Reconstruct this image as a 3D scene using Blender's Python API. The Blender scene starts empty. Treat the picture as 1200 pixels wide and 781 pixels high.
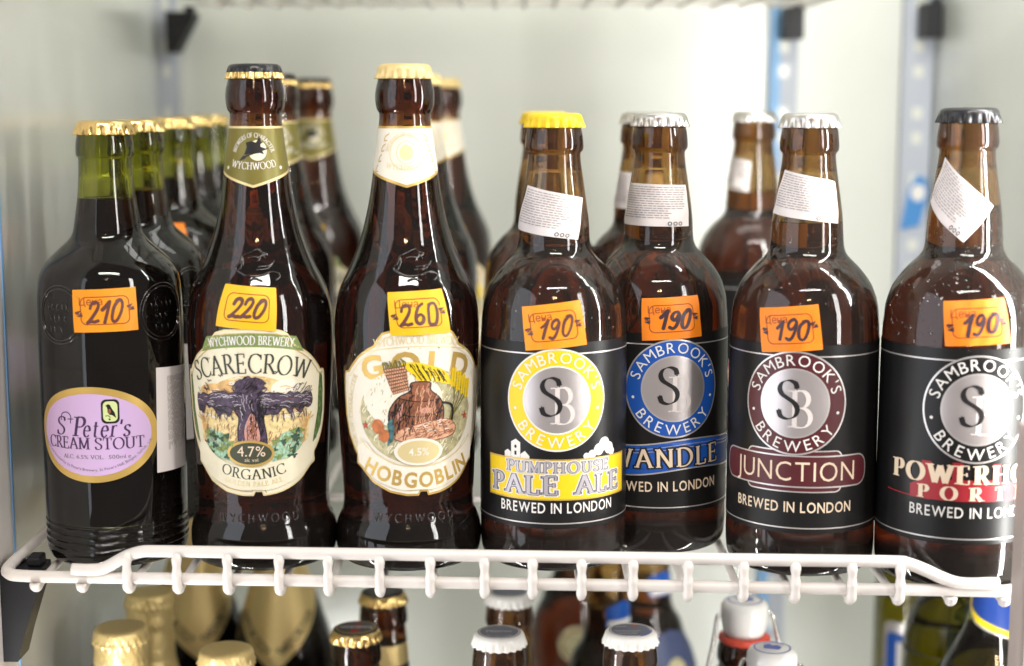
import bpy, bmesh, math, random
from math import sin, cos, pi, radians, atan2, hypot
from mathutils import Vector, Matrix
from mathutils.geometry import tessellate_polygon

random.seed(7)
S = bpy.context.scene
COL = S.collection
MM = 0.001

# ------------------------------------------------------------------ camera, world, light, exposure
cd = bpy.data.cameras.new('camera'); CAM = bpy.data.objects.new('camera', cd); COL.objects.link(CAM)
CAM.location = (0, -0.784, 0.2265)
CAM.rotation_euler = (radians(90 - 8.2), 0, 0)
cd.sensor_width = 36; cd.lens = 1850 / 1200 * 36
cd.clip_start = 0.01; cd.clip_end = 50
cd.dof.use_dof = True; cd.dof.focus_distance = 0.79; cd.dof.aperture_fstop = 4.6
S.camera = CAM

W = bpy.data.worlds.new('World'); S.world = W; W.use_nodes = True
bg = W.node_tree.nodes['Background']
bg.inputs[0].default_value = (0.34, 0.30, 0.28, 1); bg.inputs[1].default_value = 0.75


def area(name, loc, target, sx, sy, power, color):
    l = bpy.data.lights.new(name, 'AREA'); l.shape = 'RECTANGLE'; l.size = sx; l.size_y = sy
    l.energy = power; l.color = color
    o = bpy.data.objects.new(name, l); COL.objects.link(o); o.location = loc
    o.rotation_euler = (Vector(target) - Vector(loc)).to_track_quat('-Z', 'Y').to_euler()
    return o


area('window_light_left', (-0.85, -0.70, 0.28), (0.25, -0.55, 0.2), 1.0, 1.25, 8.5, (0.84, 0.90, 1.0))
area('window_light_right', (1.35, -1.30, 0.55), (0.0, 0.1, 0.1), 0.22, 1.3, 17, (1.0, 0.98, 0.95))
area('fridge_tube_light', (0.296, -0.080, 0.30), (0.17, 0.27, 0.28), 0.022, 0.66, 3.7, (1.0, 0.99, 0.96))
area('lower_left_fill_light', (-0.243, -0.088, -0.31), (0.0, 0.30, -0.26), 0.022, 0.46, 2.4, (1.0, 0.99, 0.96))  # added fill lamp, brightens the lower compartment from the left
area('lower_right_fill_light', (0.296, -0.088, -0.33), (0.10, 0.45, -0.25), 0.022, 0.36, 1.3, (1.0, 0.99, 0.96))  # second added fill, lifts the lower right and the wall behind
area('interior_top_fill_light', (0.10, 0.16, 0.645), (0.10, 0.2, 0.0), 0.40, 0.10, 0.5, (1.0, 0.99, 0.96))  # fill added inside the top to raise the brightness of the interior
area('overhead_key_light', (0.15, -1.35, 1.75), (0, 0, 0.05), 1.1, 0.22, 25, (1.0, 0.97, 0.93))  # key light added from above for the fronts of the labels
for sx_ in (-0.03, 0.09):
    area('warm_spot_lamp', (sx_, -1.55, 1.05), (0, 0, 0.1), 0.05, 0.05, 0.9, (1.0, 0.68, 0.35))

S.view_settings.view_transform = 'Standard'; S.view_settings.look = 'None'
S.view_settings.exposure = 0.1; S.view_settings.gamma = 1.0
S.render.engine = 'CYCLES'
cy = S.cycles
cy.use_denoising = True
try: cy.denoiser = 'OPENIMAGEDENOISE'
except Exception: pass
cy.transparent_max_bounces = 40; cy.max_bounces = 18; cy.transmission_bounces = 16; cy.glossy_bounces = 6; cy.diffuse_bounces = 4
cy.caustics_reflective = False; cy.caustics_refractive = False
cy.sample_clamp_indirect = 6; cy.blur_glossy = 0.5

# ------------------------------------------------------------------ materials
MATS = {}


def mat(name, col, rough=0.5, metal=0.0, spec=0.5, coat=0.0, noise=0.0, nscale=60, bump=0.0, bscale=200, rvar=0.0):
    if name in MATS: return MATS[name]
    m = bpy.data.materials.new(name); m.use_nodes = True
    nt = m.node_tree; b = nt.nodes['Principled BSDF']
    b.inputs['Base Color'].default_value = (*col, 1); b.inputs['Roughness'].default_value = rough
    b.inputs['Metallic'].default_value = metal; b.inputs['Specular IOR Level'].default_value = spec
    b.inputs['Coat Weight'].default_value = coat; b.inputs['Coat Roughness'].default_value = 0.08
    if noise or bump or rvar:
        tc = nt.nodes.new('ShaderNodeTexCoord')
        n = nt.nodes.new('ShaderNodeTexNoise'); n.inputs['Scale'].default_value = nscale; n.inputs['Detail'].default_value = 5
        nt.links.new(tc.outputs['Object'], n.inputs['Vector'])
        if noise:
            r = nt.nodes.new('ShaderNodeValToRGB')
            r.color_ramp.elements[0].position = 0.3; r.color_ramp.elements[1].position = 0.7
            r.color_ramp.elements[0].color = (*[c * (1 - noise) for c in col], 1)
            r.color_ramp.elements[1].color = (*[min(1, c * (1 + noise)) for c in col], 1)
            nt.links.new(n.outputs['Fac'], r.inputs['Fac']); nt.links.new(r.outputs['Color'], b.inputs['Base Color'])
        if rvar:
            mr = nt.nodes.new('ShaderNodeMapRange'); mr.inputs['To Min'].default_value = max(0, rough - rvar); mr.inputs['To Max'].default_value = rough + rvar
            nt.links.new(n.outputs['Fac'], mr.inputs['Value']); nt.links.new(mr.outputs['Result'], b.inputs['Roughness'])
        if bump:
            n2 = nt.nodes.new('ShaderNodeTexNoise'); n2.inputs['Scale'].default_value = bscale; n2.inputs['Detail'].default_value = 3
            nt.links.new(tc.outputs['Object'], n2.inputs['Vector'])
            bp = nt.nodes.new('ShaderNodeBump'); bp.inputs['Strength'].default_value = bump; bp.inputs['Distance'].default_value = 0.001
            nt.links.new(n2.outputs['Fac'], bp.inputs['Height']); nt.links.new(bp.outputs['Normal'], b.inputs['Normal'])
    MATS[name] = m
    return m


def glass_mat(name, ior, rough=0.0, bump=0.0, frost=0.0, fog=0.0):
    """the surface of the glass; its tint is the body of the wall (tint_mat)"""
    m = bpy.data.materials.new(name); m.use_nodes = True
    nt = m.node_tree; b = nt.nodes['Principled BSDF']
    b.inputs['Base Color'].default_value = (1, 1, 1, 1); b.inputs['Roughness'].default_value = rough
    b.inputs['Transmission Weight'].default_value = 1; b.inputs['IOR'].default_value = ior
    tc = nt.nodes.new('ShaderNodeTexCoord')
    if bump:
        n = nt.nodes.new('ShaderNodeTexNoise'); n.inputs['Scale'].default_value = 55; n.inputs['Detail'].default_value = 2
        nt.links.new(tc.outputs['Object'], n.inputs['Vector'])
        bp = nt.nodes.new('ShaderNodeBump'); bp.inputs['Strength'].default_value = bump; bp.inputs['Distance'].default_value = 0.001
        nt.links.new(n.outputs['Fac'], bp.inputs['Height']); nt.links.new(bp.outputs['Normal'], b.inputs['Normal'])
    if frost:      # breath of condensation: patches of the cold glass are matt
        n = nt.nodes.new('ShaderNodeTexNoise'); n.inputs['Scale'].default_value = 24; n.inputs['Detail'].default_value = 6
        nt.links.new(tc.outputs['Object'], n.inputs['Vector'])
        mr = nt.nodes.new('ShaderNodeMapRange'); mr.inputs['From Min'].default_value = 0.45; mr.inputs['From Max'].default_value = 0.7
        mr.inputs['To Min'].default_value = rough; mr.inputs['To Max'].default_value = frost
        nt.links.new(n.outputs['Fac'], mr.inputs['Value']); nt.links.new(mr.outputs['Result'], b.inputs['Roughness'])
    if fog:        # film of tiny condensed drops: scatters a little light, in patches
        n = nt.nodes.new('ShaderNodeTexNoise'); n.inputs['Scale'].default_value = 30; n.inputs['Detail'].default_value = 8; n.inputs['Roughness'].default_value = .65
        nt.links.new(tc.outputs['Object'], n.inputs['Vector'])
        mr = nt.nodes.new('ShaderNodeMapRange'); mr.inputs['From Min'].default_value = 0.3; mr.inputs['From Max'].default_value = 0.75
        mr.inputs['To Min'].default_value = fog * .2; mr.inputs['To Max'].default_value = fog * 1.7
        nt.links.new(n.outputs['Fac'], mr.inputs['Value'])
        df = nt.nodes.new('ShaderNodeBsdfDiffuse'); df.inputs['Color'].default_value = (.50, .38, .32, 1)
        mx = nt.nodes.new('ShaderNodeMixShader')
        nt.links.new(mr.outputs['Result'], mx.inputs['Fac']); nt.links.new(b.outputs['BSDF'], mx.inputs[1]); nt.links.new(df.outputs['BSDF'], mx.inputs[2])
        nt.links.new(mx.outputs['Shader'], nt.nodes['Material Output'].inputs['Surface'])
    MATS[name] = m
    return m


def tint_mat(name, sigma):          # an absorbing body with no surface of its own: tinted wall, or drink
    m = bpy.data.materials.new(name); m.use_nodes = True
    nt = m.node_tree; nt.nodes.remove(nt.nodes['Principled BSDF'])
    d = max(sigma)
    va = nt.nodes.new('ShaderNodeVolumeAbsorption'); va.inputs['Density'].default_value = d
    va.inputs['Color'].default_value = (*[1 - q / d for q in sigma], 1)
    nt.links.new(va.outputs['Volume'], nt.nodes['Material Output'].inputs['Volume'])
    return m


AMBER = (glass_mat('amber_glass_surface', 1.5, 0.01, 0.04, 0.17, .027), tint_mat('amber_tint', (165, 268, 520)))
BROWN = (glass_mat('brown_glass_surface', 1.5, 0.01, 0.04, 0.10, .011), tint_mat('brown_tint', (265, 455, 800)))
GREEN = (glass_mat('green_glass_surface', 1.5, 0.01, 0.04, 0.05, .008), tint_mat('green_tint', (172, 165, 640)))
CLEARDROP = glass_mat('water_drop', 1.33)
ALE = tint_mat('brown_ale', (27, 52, 106))
STOUT = tint_mat('black_stout', (110, 170, 280))
LAGER = tint_mat('golden_lager', (6, 10, 60))

GOLD = mat('gold_metal', (0.86, 0.62, 0.25), 0.24, 1.0, bump=0.15, bscale=900)
PALEGOLD = mat('pale_gold_paint', (0.78, 0.60, 0.27), 0.42, 0.35)
GOLDFOIL = mat('gold_foil', (0.82, 0.63, 0.28), 0.38, 0.6, bump=0.7, bscale=300)
GOLDINK = mat('gold_ink', (0.66, 0.44, 0.12), 0.38, 0.45)
PALEGOLDINK = mat('pale_gold_ink', (0.80, 0.66, 0.34), 0.45, 0.35)
SILVER = mat('silver_metal', (0.62, 0.60, 0.57), 0.34, 1.0)
FOILSILVER = mat('silver_label_foil', (0.66, 0.61, 0.60), 0.36, 0.8, bump=0.08, bscale=150)
SILVERINK = mat('silver_ink', (0.72, 0.68, 0.66), 0.35, 0.7)
WHITECAP = mat('white_cap_enamel', (0.78, 0.76, 0.72), 0.35)
YELLOWCAP = mat('yellow_cap_enamel', (0.85, 0.58, 0.01), 0.35)
BLACKCAP = mat('black_cap_enamel', (0.012, 0.012, 0.014), 0.3)
BLACKLABEL = mat('black_label_paper', (0.010, 0.0095, 0.0095), 0.36, spec=0.32, rvar=0.08)
WHITEINK = mat('white_ink', (0.80, 0.77, 0.73), 0.5)
CREAMINK = mat('cream_ink', (0.78, 0.62, 0.45), 0.5)
BLACKINK = mat('black_ink', (0.012, 0.011, 0.012), 0.4)
GREYINK = mat('grey_ink', (0.16, 0.15, 0.17), 0.5)
LILACGREY = mat('silver_lilac_ink', (0.56, 0.52, 0.56), 0.4, 0.4)
YELLOW = mat('yellow_ink', (0.86, 0.60, 0.01), 0.42)
BLUE = mat('blue_ink', (0.012, 0.09, 0.42), 0.4)
MAROON = mat('maroon_ink', (0.085, 0.012, 0.016), 0.42)
RED = mat('red_ink', (0.33, 0.012, 0.022), 0.45)
LILAC = mat('lilac_paper', (0.60, 0.42, 0.68), 0.5)
PURPLEINK = mat('purple_ink', (0.055, 0.02, 0.08), 0.5)
PALEGREEN = mat('pale_green_ink', (0.62, 0.70, 0.32), 0.5)
OLIVE = mat('olive_ink', (0.20, 0.17, 0.035), 0.4, 0.25)
LEAFGREEN = mat('leaf_green_ink', (0.20, 0.27, 0.08), 0.5)
DARKGREEN = mat('dark_green_ink', (0.10, 0.16, 0.05), 0.5, noise=0.6, nscale=700)
MINT = mat('mint_ink', (0.33, 0.52, 0.36), 0.5, noise=0.4, nscale=800)
CREAM = mat('cream_paper', (0.80, 0.74, 0.55), 0.5, noise=0.06, nscale=90)
IVORY = mat('ivory_paper', (0.82, 0.76, 0.64), 0.5, noise=0.05, nscale=90)
STICKER = mat('white_sticker_paper', (0.76, 0.70, 0.68), 0.55)
PRINT = mat('faint_print', (0.33, 0.29, 0.29), 0.6)
PLUM = mat('plum_ink', (0.075, 0.05, 0.085), 0.5, noise=0.5, nscale=500)
PINK = mat('dusty_pink_ink', (0.56, 0.27, 0.22), 0.5, noise=0.25, nscale=400)
ORANGEINK = mat('ochre_sky_ink', (0.68, 0.42, 0.16), 0.5, noise=0.3, nscale=250)
STRAW = mat('straw_ink', (0.74, 0.58, 0.28), 0.5, noise=0.25, nscale=500)
CLAY = mat('clay_brown_ink', (0.25, 0.09, 0.045), 0.5, noise=0.4, nscale=450)
BREAD = mat('bread_tan_ink', (0.68, 0.36, 0.22), 0.5, noise=0.25, nscale=300)
WICKER = mat('wicker_ink', (0.20, 0.085, 0.04), 0.5, noise=0.6, nscale=700)
MOSS = mat('moss_ink', (0.46, 0.42, 0.24), 0.5, noise=0.3, nscale=300)
TAGORANGE = mat('orange_tag_paper', (0.90, 0.235, 0.006), 0.5, noise=0.03, nscale=40)
TAGAMBER = mat('amber_tag_paper', (0.92, 0.32, 0.008), 0.5, noise=0.03, nscale=40)
TAGYELLOW = mat('yellow_tag_paper', (0.92, 0.50, 0.006), 0.5, noise=0.03, nscale=40)
TAGPRINT = mat('tag_brown_print', (0.33, 0.06, 0.012), 0.6)
MARKER = mat('marker_ink', (0.05, 0.025, 0.035), 0.45)
MARKERBROWN = mat('brown_marker_ink', (0.13, 0.045, 0.04), 0.45)
WIRE = mat('white_coated_wire', (0.70, 0.655, 0.615), 0.36, noise=0.05, nscale=60, bump=0.12, bscale=180)
LINER = mat('fridge_liner', (0.735, 0.75, 0.695), 0.24, coat=0.6, noise=0.045, nscale=7, bump=0.05, bscale=40)
LINER.node_tree.nodes['Principled BSDF'].inputs['Coat Roughness'].default_value = 0.2
RAILPAINT = mat('upright_paint', (0.46, 0.49, 0.56), 0.45)
BLUEFILM = mat('blue_film', (0.20, 0.42, 0.72), 0.4)
BLUESTICKER = mat('blue_sticker', (0.05, 0.24, 0.58), 0.4)
BLACKPLASTIC = mat('black_plastic', (0.008, 0.008, 0.010), 0.5, spec=0.3)
TRIM = mat('door_trim', (0.36, 0.30, 0.27), 0.5, noise=0.1, nscale=30)
CERAMIC = mat('white_ceramic', (0.80, 0.78, 0.75), 0.22, coat=0.3)
RUBBER = mat('red_rubber', (0.60, 0.07, 0.04), 0.55)
STEEL = mat('steel_wire', (0.62, 0.60, 0.57), 0.25, 1.0)
EMBOSS = mat('embossed_glass', (0.012, 0.008, 0.007), 0.06, coat=0.6)
NAVY = mat('navy_print', (0.05, 0.065, 0.14), 0.5)
BLUEPRINT = mat('blue_print', (0.10, 0.13, 0.42), 0.5)
CAPGREY = mat('blue_grey_cap_print', (0.13, 0.14, 0.19), 0.45)


# ------------------------------------------------------------------ object helpers
def link(name, me, m, parent=None, smooth=False):
    o = bpy.data.objects.new(name, me); COL.objects.link(o)
    if m is not None: me.materials.append(m)
    if parent is not None: o.parent = parent
    if smooth:
        for p in me.polygons: p.use_smooth = True
    return o


def mesh(name, vs, fs, m, parent=None, smooth=False, scale=MM):
    me = bpy.data.meshes.new(name)
    me.from_pydata([(v[0] * scale, v[1] * scale, v[2] * scale) for v in vs], [], fs)
    me.update()
    return link(name, me, m, parent, smooth)


def tag(o, label=None, cat=None, group=None, kind=None):
    if label: o['label'] = label
    if cat: o['category'] = cat
    if group: o['group'] = group
    if kind: o['kind'] = kind
    return o


def empty(name, loc, rz=0):
    o = bpy.data.objects.new(name, None); COL.objects.link(o); o.empty_display_size = 0.02
    o.location = loc; o.rotation_euler = (0, 0, rz)
    return o


def copy_tree(o, parent=None):
    c = o.copy(); COL.objects.link(c)
    if parent is not None: c.parent = parent
    for ch in list(o.children): copy_tree(ch, c)
    return c


def lathe(prof, seg, closed=False, radmod=None):
    """prof: list of (r,z) in mm; r==0 gives a pole."""
    vs = []; rings = []
    for (r, z) in prof:
        if r <= 1e-6:
            rings.append([len(vs)]); vs.append((0, 0, z))
        else:
            ring = []
            for i in range(seg):
                a = 2 * pi * i / seg
                rr = radmod(r, z, a) if radmod else r
                ring.append(len(vs)); vs.append((rr * sin(a), -rr * cos(a), z))
            rings.append(ring)
    fs = []
    pairs = list(zip(rings[:-1], rings[1:]))
    if closed: pairs.append((rings[-1], rings[0]))
    for A, B in pairs:
        if len(A) == 1 and len(B) == 1: continue
        for i in range(seg):
            j = (i + 1) % seg
            if len(A) == 1: fs.append((A[0], B[j], B[i]))
            elif len(B) == 1: fs.append((A[i], A[j], B[0]))
            else: fs.append((A[i], A[j], B[j], B[i]))
    return vs, fs


def catmull(pts, sub=6):
    out = []
    n = len(pts)
    for i in range(n - 1):
        p0 = pts[i - 1] if i > 0 else pts[i]; p1 = pts[i]; p2 = pts[i + 1]; p3 = pts[i + 2] if i + 2 < n else pts[i + 1]
        for k in range(sub):
            t = k / sub
            out.append(tuple(0.5 * ((2 * b) + (-a + c) * t + (2 * a - 5 * b + 4 * c - d) * t * t + (-a + 3 * b - 3 * c + d) * t ** 3)
                             for a, b, c, d in zip(p0, p1, p2, p3)))
    out.append(tuple(pts[-1]))
    return out


def tube(path, r, n=10, cap=True):
    """round wire along a polyline, mm; r a number or a list per point."""
    P = [Vector(p) for p in path]
    rl = r if isinstance(r, list) else [r] * len(P)
    vs = []; fs = []
    up = Vector((0.02, 0.03, 1)).normalized()
    prev = None
    for i, p in enumerate(P):
        t = ((P[min(i + 1, len(P) - 1)] - P[max(i - 1, 0)])).normalized()
        if prev is None:
            a = t.cross(up)
            if a.length < 0.1: a = t.cross(Vector((1, 0, 0)))
            a.normalize()
        else:
            a = (prev - t * prev.dot(t)).normalized()
        prev = a
        b = t.cross(a)
        for k in range(n):
            q = p + (a * cos(2 * pi * k / n) + b * sin(2 * pi * k / n)) * rl[i]
            vs.append(tuple(q))
    for i in range(len(P) - 1):
        for k in range(n):
            k2 = (k + 1) % n
            fs.append((i * n + k, i * n + k2, (i + 1) * n + k2, (i + 1) * n + k))
    if cap:
        fs.append(tuple(range(n - 1, -1, -1))); fs.append(tuple((len(P) - 1) * n + k for k in range(n)))
    return vs, fs


def join(*parts):
    vs = []; fs = []
    for v, f in parts:
        o = len(vs); vs += list(v); fs += [tuple(i + o for i in q) for q in f]
    return vs, fs


def box(x0, x1, y0, y1, z0, z1, bev=0.0):
    bm = bmesh.new()
    bmesh.ops.create_cube(bm, size=1)
    for v in bm.verts:
        v.co = Vector(((x0 + x1) / 2 + v.co.x * (x1 - x0), (y0 + y1) / 2 + v.co.y * (y1 - y0), (z0 + z1) / 2 + v.co.z * (z1 - z0)))
    if bev:
        bmesh.ops.bevel(bm, geom=bm.edges[:], offset=bev, segments=2, affect='EDGES', profile=0.5)
    bm.verts.index_update()
    vs = [tuple(v.co) for v in bm.verts]; fs = [tuple(v.index for v in f.verts) for f in bm.faces]
    bm.free()
    return vs, fs


# ------------------------------------------------------------------ flat shapes in a label's own (u, v), mm
# a shape list holds (triangle, k): k lifts strokes of one letter a hair over each other
def poly(*loops, k=0):
    pts = [p for l in loops for p in l]
    tris = tessellate_polygon([[Vector((x, y, 0)) for x, y in l] for l in loops])
    return [((pts[a], pts[b], pts[c]), k) for a, b, c in tris]


def ell(cx, cy, rx, ry, n=64, a0=0, a1=360):
    return [(cx + rx * cos(radians(a0 + (a1 - a0) * i / n)), cy + ry * sin(radians(a0 + (a1 - a0) * i / n))) for i in range(n if abs(a1 - a0) == 360 else n + 1)]


def rrect(x0, y0, x1, y1, r, n=5):
    p = []
    for cx, cy, a in ((x1 - r, y1 - r, 0), (x0 + r, y1 - r, 90), (x0 + r, y0 + r, 180), (x1 - r, y0 + r, 270)):
        for i in range(n + 1):
            t = radians(a + 90 * i / n); p.append((cx + r * cos(t), cy + r * sin(t)))
    return p


def ring(cx, cy, rx, ry, w, n=72):
    return poly(ell(cx, cy, rx, ry, n), ell(cx, cy, rx - w, ry - w, n))


def ribbon(pts, wfun, k=0, roundend=False):
    P = [Vector((p[0], p[1])) for p in pts]
    out = []; L = []; R = []
    n = len(P)
    for i, p in enumerate(P):
        t = P[min(i + 1, n - 1)] - P[max(i - 1, 0)]
        if t.length < 1e-9: t = Vector((1, 0))
        t.normalize()
        w = wfun(t) / 2
        nrm = Vector((-t.y, t.x))
        L.append(tuple(p + nrm * w)); R.append(tuple(p - nrm * w))
    for i in range(n - 1):
        out.append(((R[i], R[i + 1], L[i + 1]), k)); out.append(((R[i], L[i + 1], L[i]), k))
    if roundend:
        for e in (0, n - 1):
            t = (P[1] - P[0]) if e == 0 else (P[-2] - P[-1])
            w = wfun(t.normalized()) / 2; a0 = atan2(t.y, t.x)
            arc = [(P[e].x + w * cos(a0 + pi / 2 + pi * j / 6), P[e].y + w * sin(a0 + pi / 2 + pi * j / 6)) for j in range(7)]
            for j in range(1, 6): out.append(((arc[0], arc[j], arc[j + 1]), k))
    return out


def xf(shape, fn):
    return [(tuple(fn(*p) for p in t), k) for t, k in shape]


def move(shape, dx, dy, rot=0, s=1.0):
    c, n = cos(rot), sin(rot)
    return xf(shape, lambda x, y: (dx + s * (x * c - y * n), dy + s * (x * n + y * c)))


def smoothline(pts, sub=5): return catmull(pts, sub)


def inside(p, x, y):
    c = False
    for i in range(len(p)):
        (x1, y1), (x2, y2) = p[i - 1], p[i]
        if (y1 > y) != (y2 > y) and x < (x2 - x1) * (y - y1) / (y2 - y1) + x1: c = not c
    return c


def strokes(p, n, L, ang, w, seed, bend=.25, keep=lambda x, y: True):
    """short curved pen strokes scattered inside an outline, as in an engraved picture"""
    rnd = random.Random(seed); out = []
    x0, x1 = min(q[0] for q in p), max(q[0] for q in p); y0, y1 = min(q[1] for q in p), max(q[1] for q in p)
    for i in range(n):
        x, y = rnd.uniform(x0, x1), rnd.uniform(y0, y1)
        a = ang + rnd.uniform(-.25, .25); l = L * rnd.uniform(.5, 1.2)
        e = (x + l * cos(a), y + l * sin(a))
        if not (inside(p, x, y) and inside(p, *e) and keep(x, y)): continue
        m = (x + l * .5 * cos(a) - bend * l * .5 * sin(a), y + l * .5 * sin(a) + bend * l * .5 * cos(a))
        out += ribbon([(x, y), m, e], lambda t: w, k=i % 9)
    return out


# --- sans letters from the built-in font
_gl = {}


def sans(ch, bold=0.0):
    key = (ch, bold)
    if key in _gl: return _gl[key]
    c = bpy.data.curves.new('lettering_tmp', 'FONT'); c.body = ch; c.resolution_u = 3; c.offset = bold
    o = bpy.data.objects.new('lettering_tmp', c); COL.objects.link(o)
    me = bpy.data.meshes.new_from_object(o)
    tris = []
    for p in me.polygons:
        v = [(me.vertices[i].co.x, me.vertices[i].co.y) for i in p.vertices]
        for j in range(1, len(v) - 1): tris.append((v[0], v[j], v[j + 1]))
    bpy.data.objects.remove(o); bpy.data.curves.remove(c); bpy.data.meshes.remove(me)
    _gl[key] = tris
    return tris


_caph = max(p[1] for t in sans('H') for p in t)


def glyph_sans(ch, bold=0.0, **kw):
    if ch == ' ': return [], 0.32
    t = sans(ch, bold)
    if not t: return [], 0.3
    x0 = min(p[0] for q in t for p in q); x1 = max(p[0] for q in t for p in q)
    return [(tuple(((p[0] - x0) / _caph, p[1] / _caph) for p in q), 0) for q in t], (x1 - x0) / _caph


# --- serif letters drawn with a broad nib
def A_(cx, cy, rx, ry, a0, a1, n=14):
    return [(cx + rx * cos(radians(a0 + (a1 - a0) * i / n)), cy + ry * sin(radians(a0 + (a1 - a0) * i / n))) for i in range(n + 1)]


SCRV = smoothline([(.50, .80), (.46, .93), (.30, 1.0), (.13, .94), (.06, .79), (.12, .64), (.28, .53), (.44, .42), (.52, .26), (.46, .08), (.28, 0.0), (.10, .06), (.04, .22)], 4)
SER = {  # strokes, foot/head serifs (x, y), ticks (x, y0, y1), advance
    'A': ([[(.06, 0), (.37, 1)], [(.37, 1), (.70, 0)], [(.17, .36), (.58, .36)]], [(.06, 0), (.70, 0)], [], .76),
    'B': ([[(.12, 0), (.12, 1)], [(.12, 1), (.26, 1)] + A_(.28, .765, .20, .235, 90, -90) + [(.12, .53)], [(.12, .53), (.28, .53)] + A_(.30, .265, .24, .265, 90, -90) + [(.12, 0)]], [(.09, 0), (.09, 1)], [], .58),
    'C': ([A_(.45, .5, .40, .5, 42, 318, 26)], [], [(.745, .70, .98), (.745, .05, .25)], .78),
    'D': ([[(.12, 0), (.12, 1)], [(.12, 1), (.30, 1)] + A_(.30, .5, .42, .5, 90, -90, 20) + [(.12, 0)]], [(.09, 0), (.09, 1)], [], .78),
    'E': ([[(.12, 0), (.12, 1)], [(.12, 1), (.52, 1)], [(.12, .52), (.44, .52)], [(.12, 0), (.55, 0)]], [(.09, 0), (.09, 1)], [(.52, .80, 1), (.44, .42, .62), (.55, 0, .22)], .60),
    'F': ([[(.12, 0), (.12, 1)], [(.12, 1), (.52, 1)], [(.12, .52), (.44, .52)]], [(.12, 0), (.09, 1)], [(.52, .80, 1), (.44, .42, .62)], .56),
    'G': ([A_(.45, .5, .40, .5, 42, 322, 26), [(.76, .0), (.76, .42)]], [(.74, .42)], [(.745, .72, .98)], .86),
    'H': ([[(.12, 0), (.12, 1)], [(.68, 0), (.68, 1)], [(.12, .52), (.68, .52)]], [(.12, 0), (.12, 1), (.68, 0), (.68, 1)], [], .80),
    'I': ([[(.12, 0), (.12, 1)]], [(.12, 0), (.12, 1)], [], .24),
    'K': ([[(.12, 0), (.12, 1)], [(.14, .44), (.58, 1)], [(.28, .60), (.66, 0)]], [(.12, 0), (.12, 1), (.58, 1), (.66, 0)], [], .72),
    'L': ([[(.12, 0), (.12, 1)], [(.12, 0), (.54, 0)]], [(.09, 0), (.12, 1)], [(.54, 0, .24)], .58),
    'M': ([[(.12, 0), (.12, 1)], [(.12, 1), (.46, .08)], [(.46, .08), (.80, 1)], [(.80, 0), (.80, 1)]], [(.12, 0), (.10, 1), (.80, 0), (.82, 1)], [], .92),
    'N': ([[(.12, 0), (.12, 1)], [(.12, 1), (.68, 0)], [(.68, 0), (.68, 1)]], [(.12, 0), (.09, 1), (.68, 1)], [], .80),
    'O': ([A_(.45, .5, .40, .5, 90, 450, 36)], [], [], .90),
    'P': ([[(.12, 0), (.12, 1)], [(.12, 1), (.28, 1)] + A_(.30, .74, .23, .26, 90, -90) + [(.12, .48)]], [(.12, 0), (.09, 1)], [], .58),
    'R': ([[(.12, 0), (.12, 1)], [(.12, 1), (.28, 1)] + A_(.30, .75, .21, .25, 90, -90) + [(.12, .50)], [(.30, .50), (.64, 0)]], [(.12, 0), (.09, 1), (.64, 0)], [], .68),
    'S': ([SCRV], [], [(.50, .76, .98), (.045, .03, .25)], .56),
    'T': ([[(.36, 0), (.36, 1)], [(.04, 1), (.68, 1)]], [(.36, 0)], [(.05, .78, 1), (.67, .78, 1)], .72),
    'U': ([[(.12, 1), (.12, .32)] + A_(.39, .30, .27, .30, 180, 360) + [(.66, 1)]], [(.12, 1), (.66, 1)], [], .78),
    'V': ([[(.05, 1), (.38, 0)], [(.38, 0), (.70, 1)]], [(.05, 1), (.70, 1)], [], .75),
    'W': ([[(.05, 1), (.32, 0)], [(.32, 0), (.56, .95)], [(.56, .95), (.82, 0)], [(.82, 0), (1.08, 1)]], [(.05, 1), (1.08, 1)], [], 1.13),
    'Y': ([[(.05, 1), (.36, .46)], [(.36, .46), (.66, 1)], [(.36, 0), (.36, .48)]], [(.05, 1), (.66, 1), (.36, 0)], [], .71),
    'e': ([[(.07, .37), (.45, .37)] + A_(.26, .34, .20, .34, 8, 320, 20)], [], [], .50),
    't': ([[(.16, .92), (.16, .16)] + A_(.28, .14, .12, .14, 180, 300, 6), [(.03, .66), (.34, .66)]], [], [], .38),
    'r': ([[(.10, 0), (.10, .68)], [(.10, .46)] + A_(.28, .46, .17, .21, 165, 60, 6)], [(.10, 0)], [], .40),
    's': ([[(x * .72, y * .68) for x, y in SCRV]], [], [], .40),
    "'": ([[(.08, 1.02), (.05, .74)]], [], [], .14),
    '.': ([[(.05, 0), (.05, .13)]], [], [], .14),
}


def glyph_serif(ch, thick=.15, thin=.05, slen=.20, sth=.05, nib=12, grow=0.0, **kw):
    if ch == ' ': return [], 0.30
    if ch not in SER: return glyph_sans(ch)
    st, feet, ticks, adv = SER[ch]
    na = radians(nib)

    def wf(t):
        a = atan2(t.y, t.x)
        return hypot(thick * sin(a - na), thin) + grow
    out = []
    for i, s in enumerate(st):
        if len(s) == 2:   # split long straight strokes, and lengthen a grown stroke's ends
            d = Vector((s[1][0] - s[0][0], s[1][1] - s[0][1])); d.normalize()
            e = grow / 2
            s = [(s[0][0] - d.x * e, s[0][1] - d.y * e), (s[1][0] + d.x * e, s[1][1] + d.y * e)]
        out += ribbon(s, wf, k=i)
    j = len(st)
    for (x, y) in feet:
        L = slen / 2 + thick / 2 + grow / 2; h = sth + grow
        yy = y + (sth / 2 if y < .3 else -sth / 2)
        out += ribbon([(x - L, yy), (x + L, yy)], lambda t: h, k=j)
    for (x, y0, y1) in ticks:
        out += ribbon([(x, y0 - grow / 2), (x, y1 + grow / 2)], lambda t: sth * 1.3 + grow, k=j + 1)
    return out, adv


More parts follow.
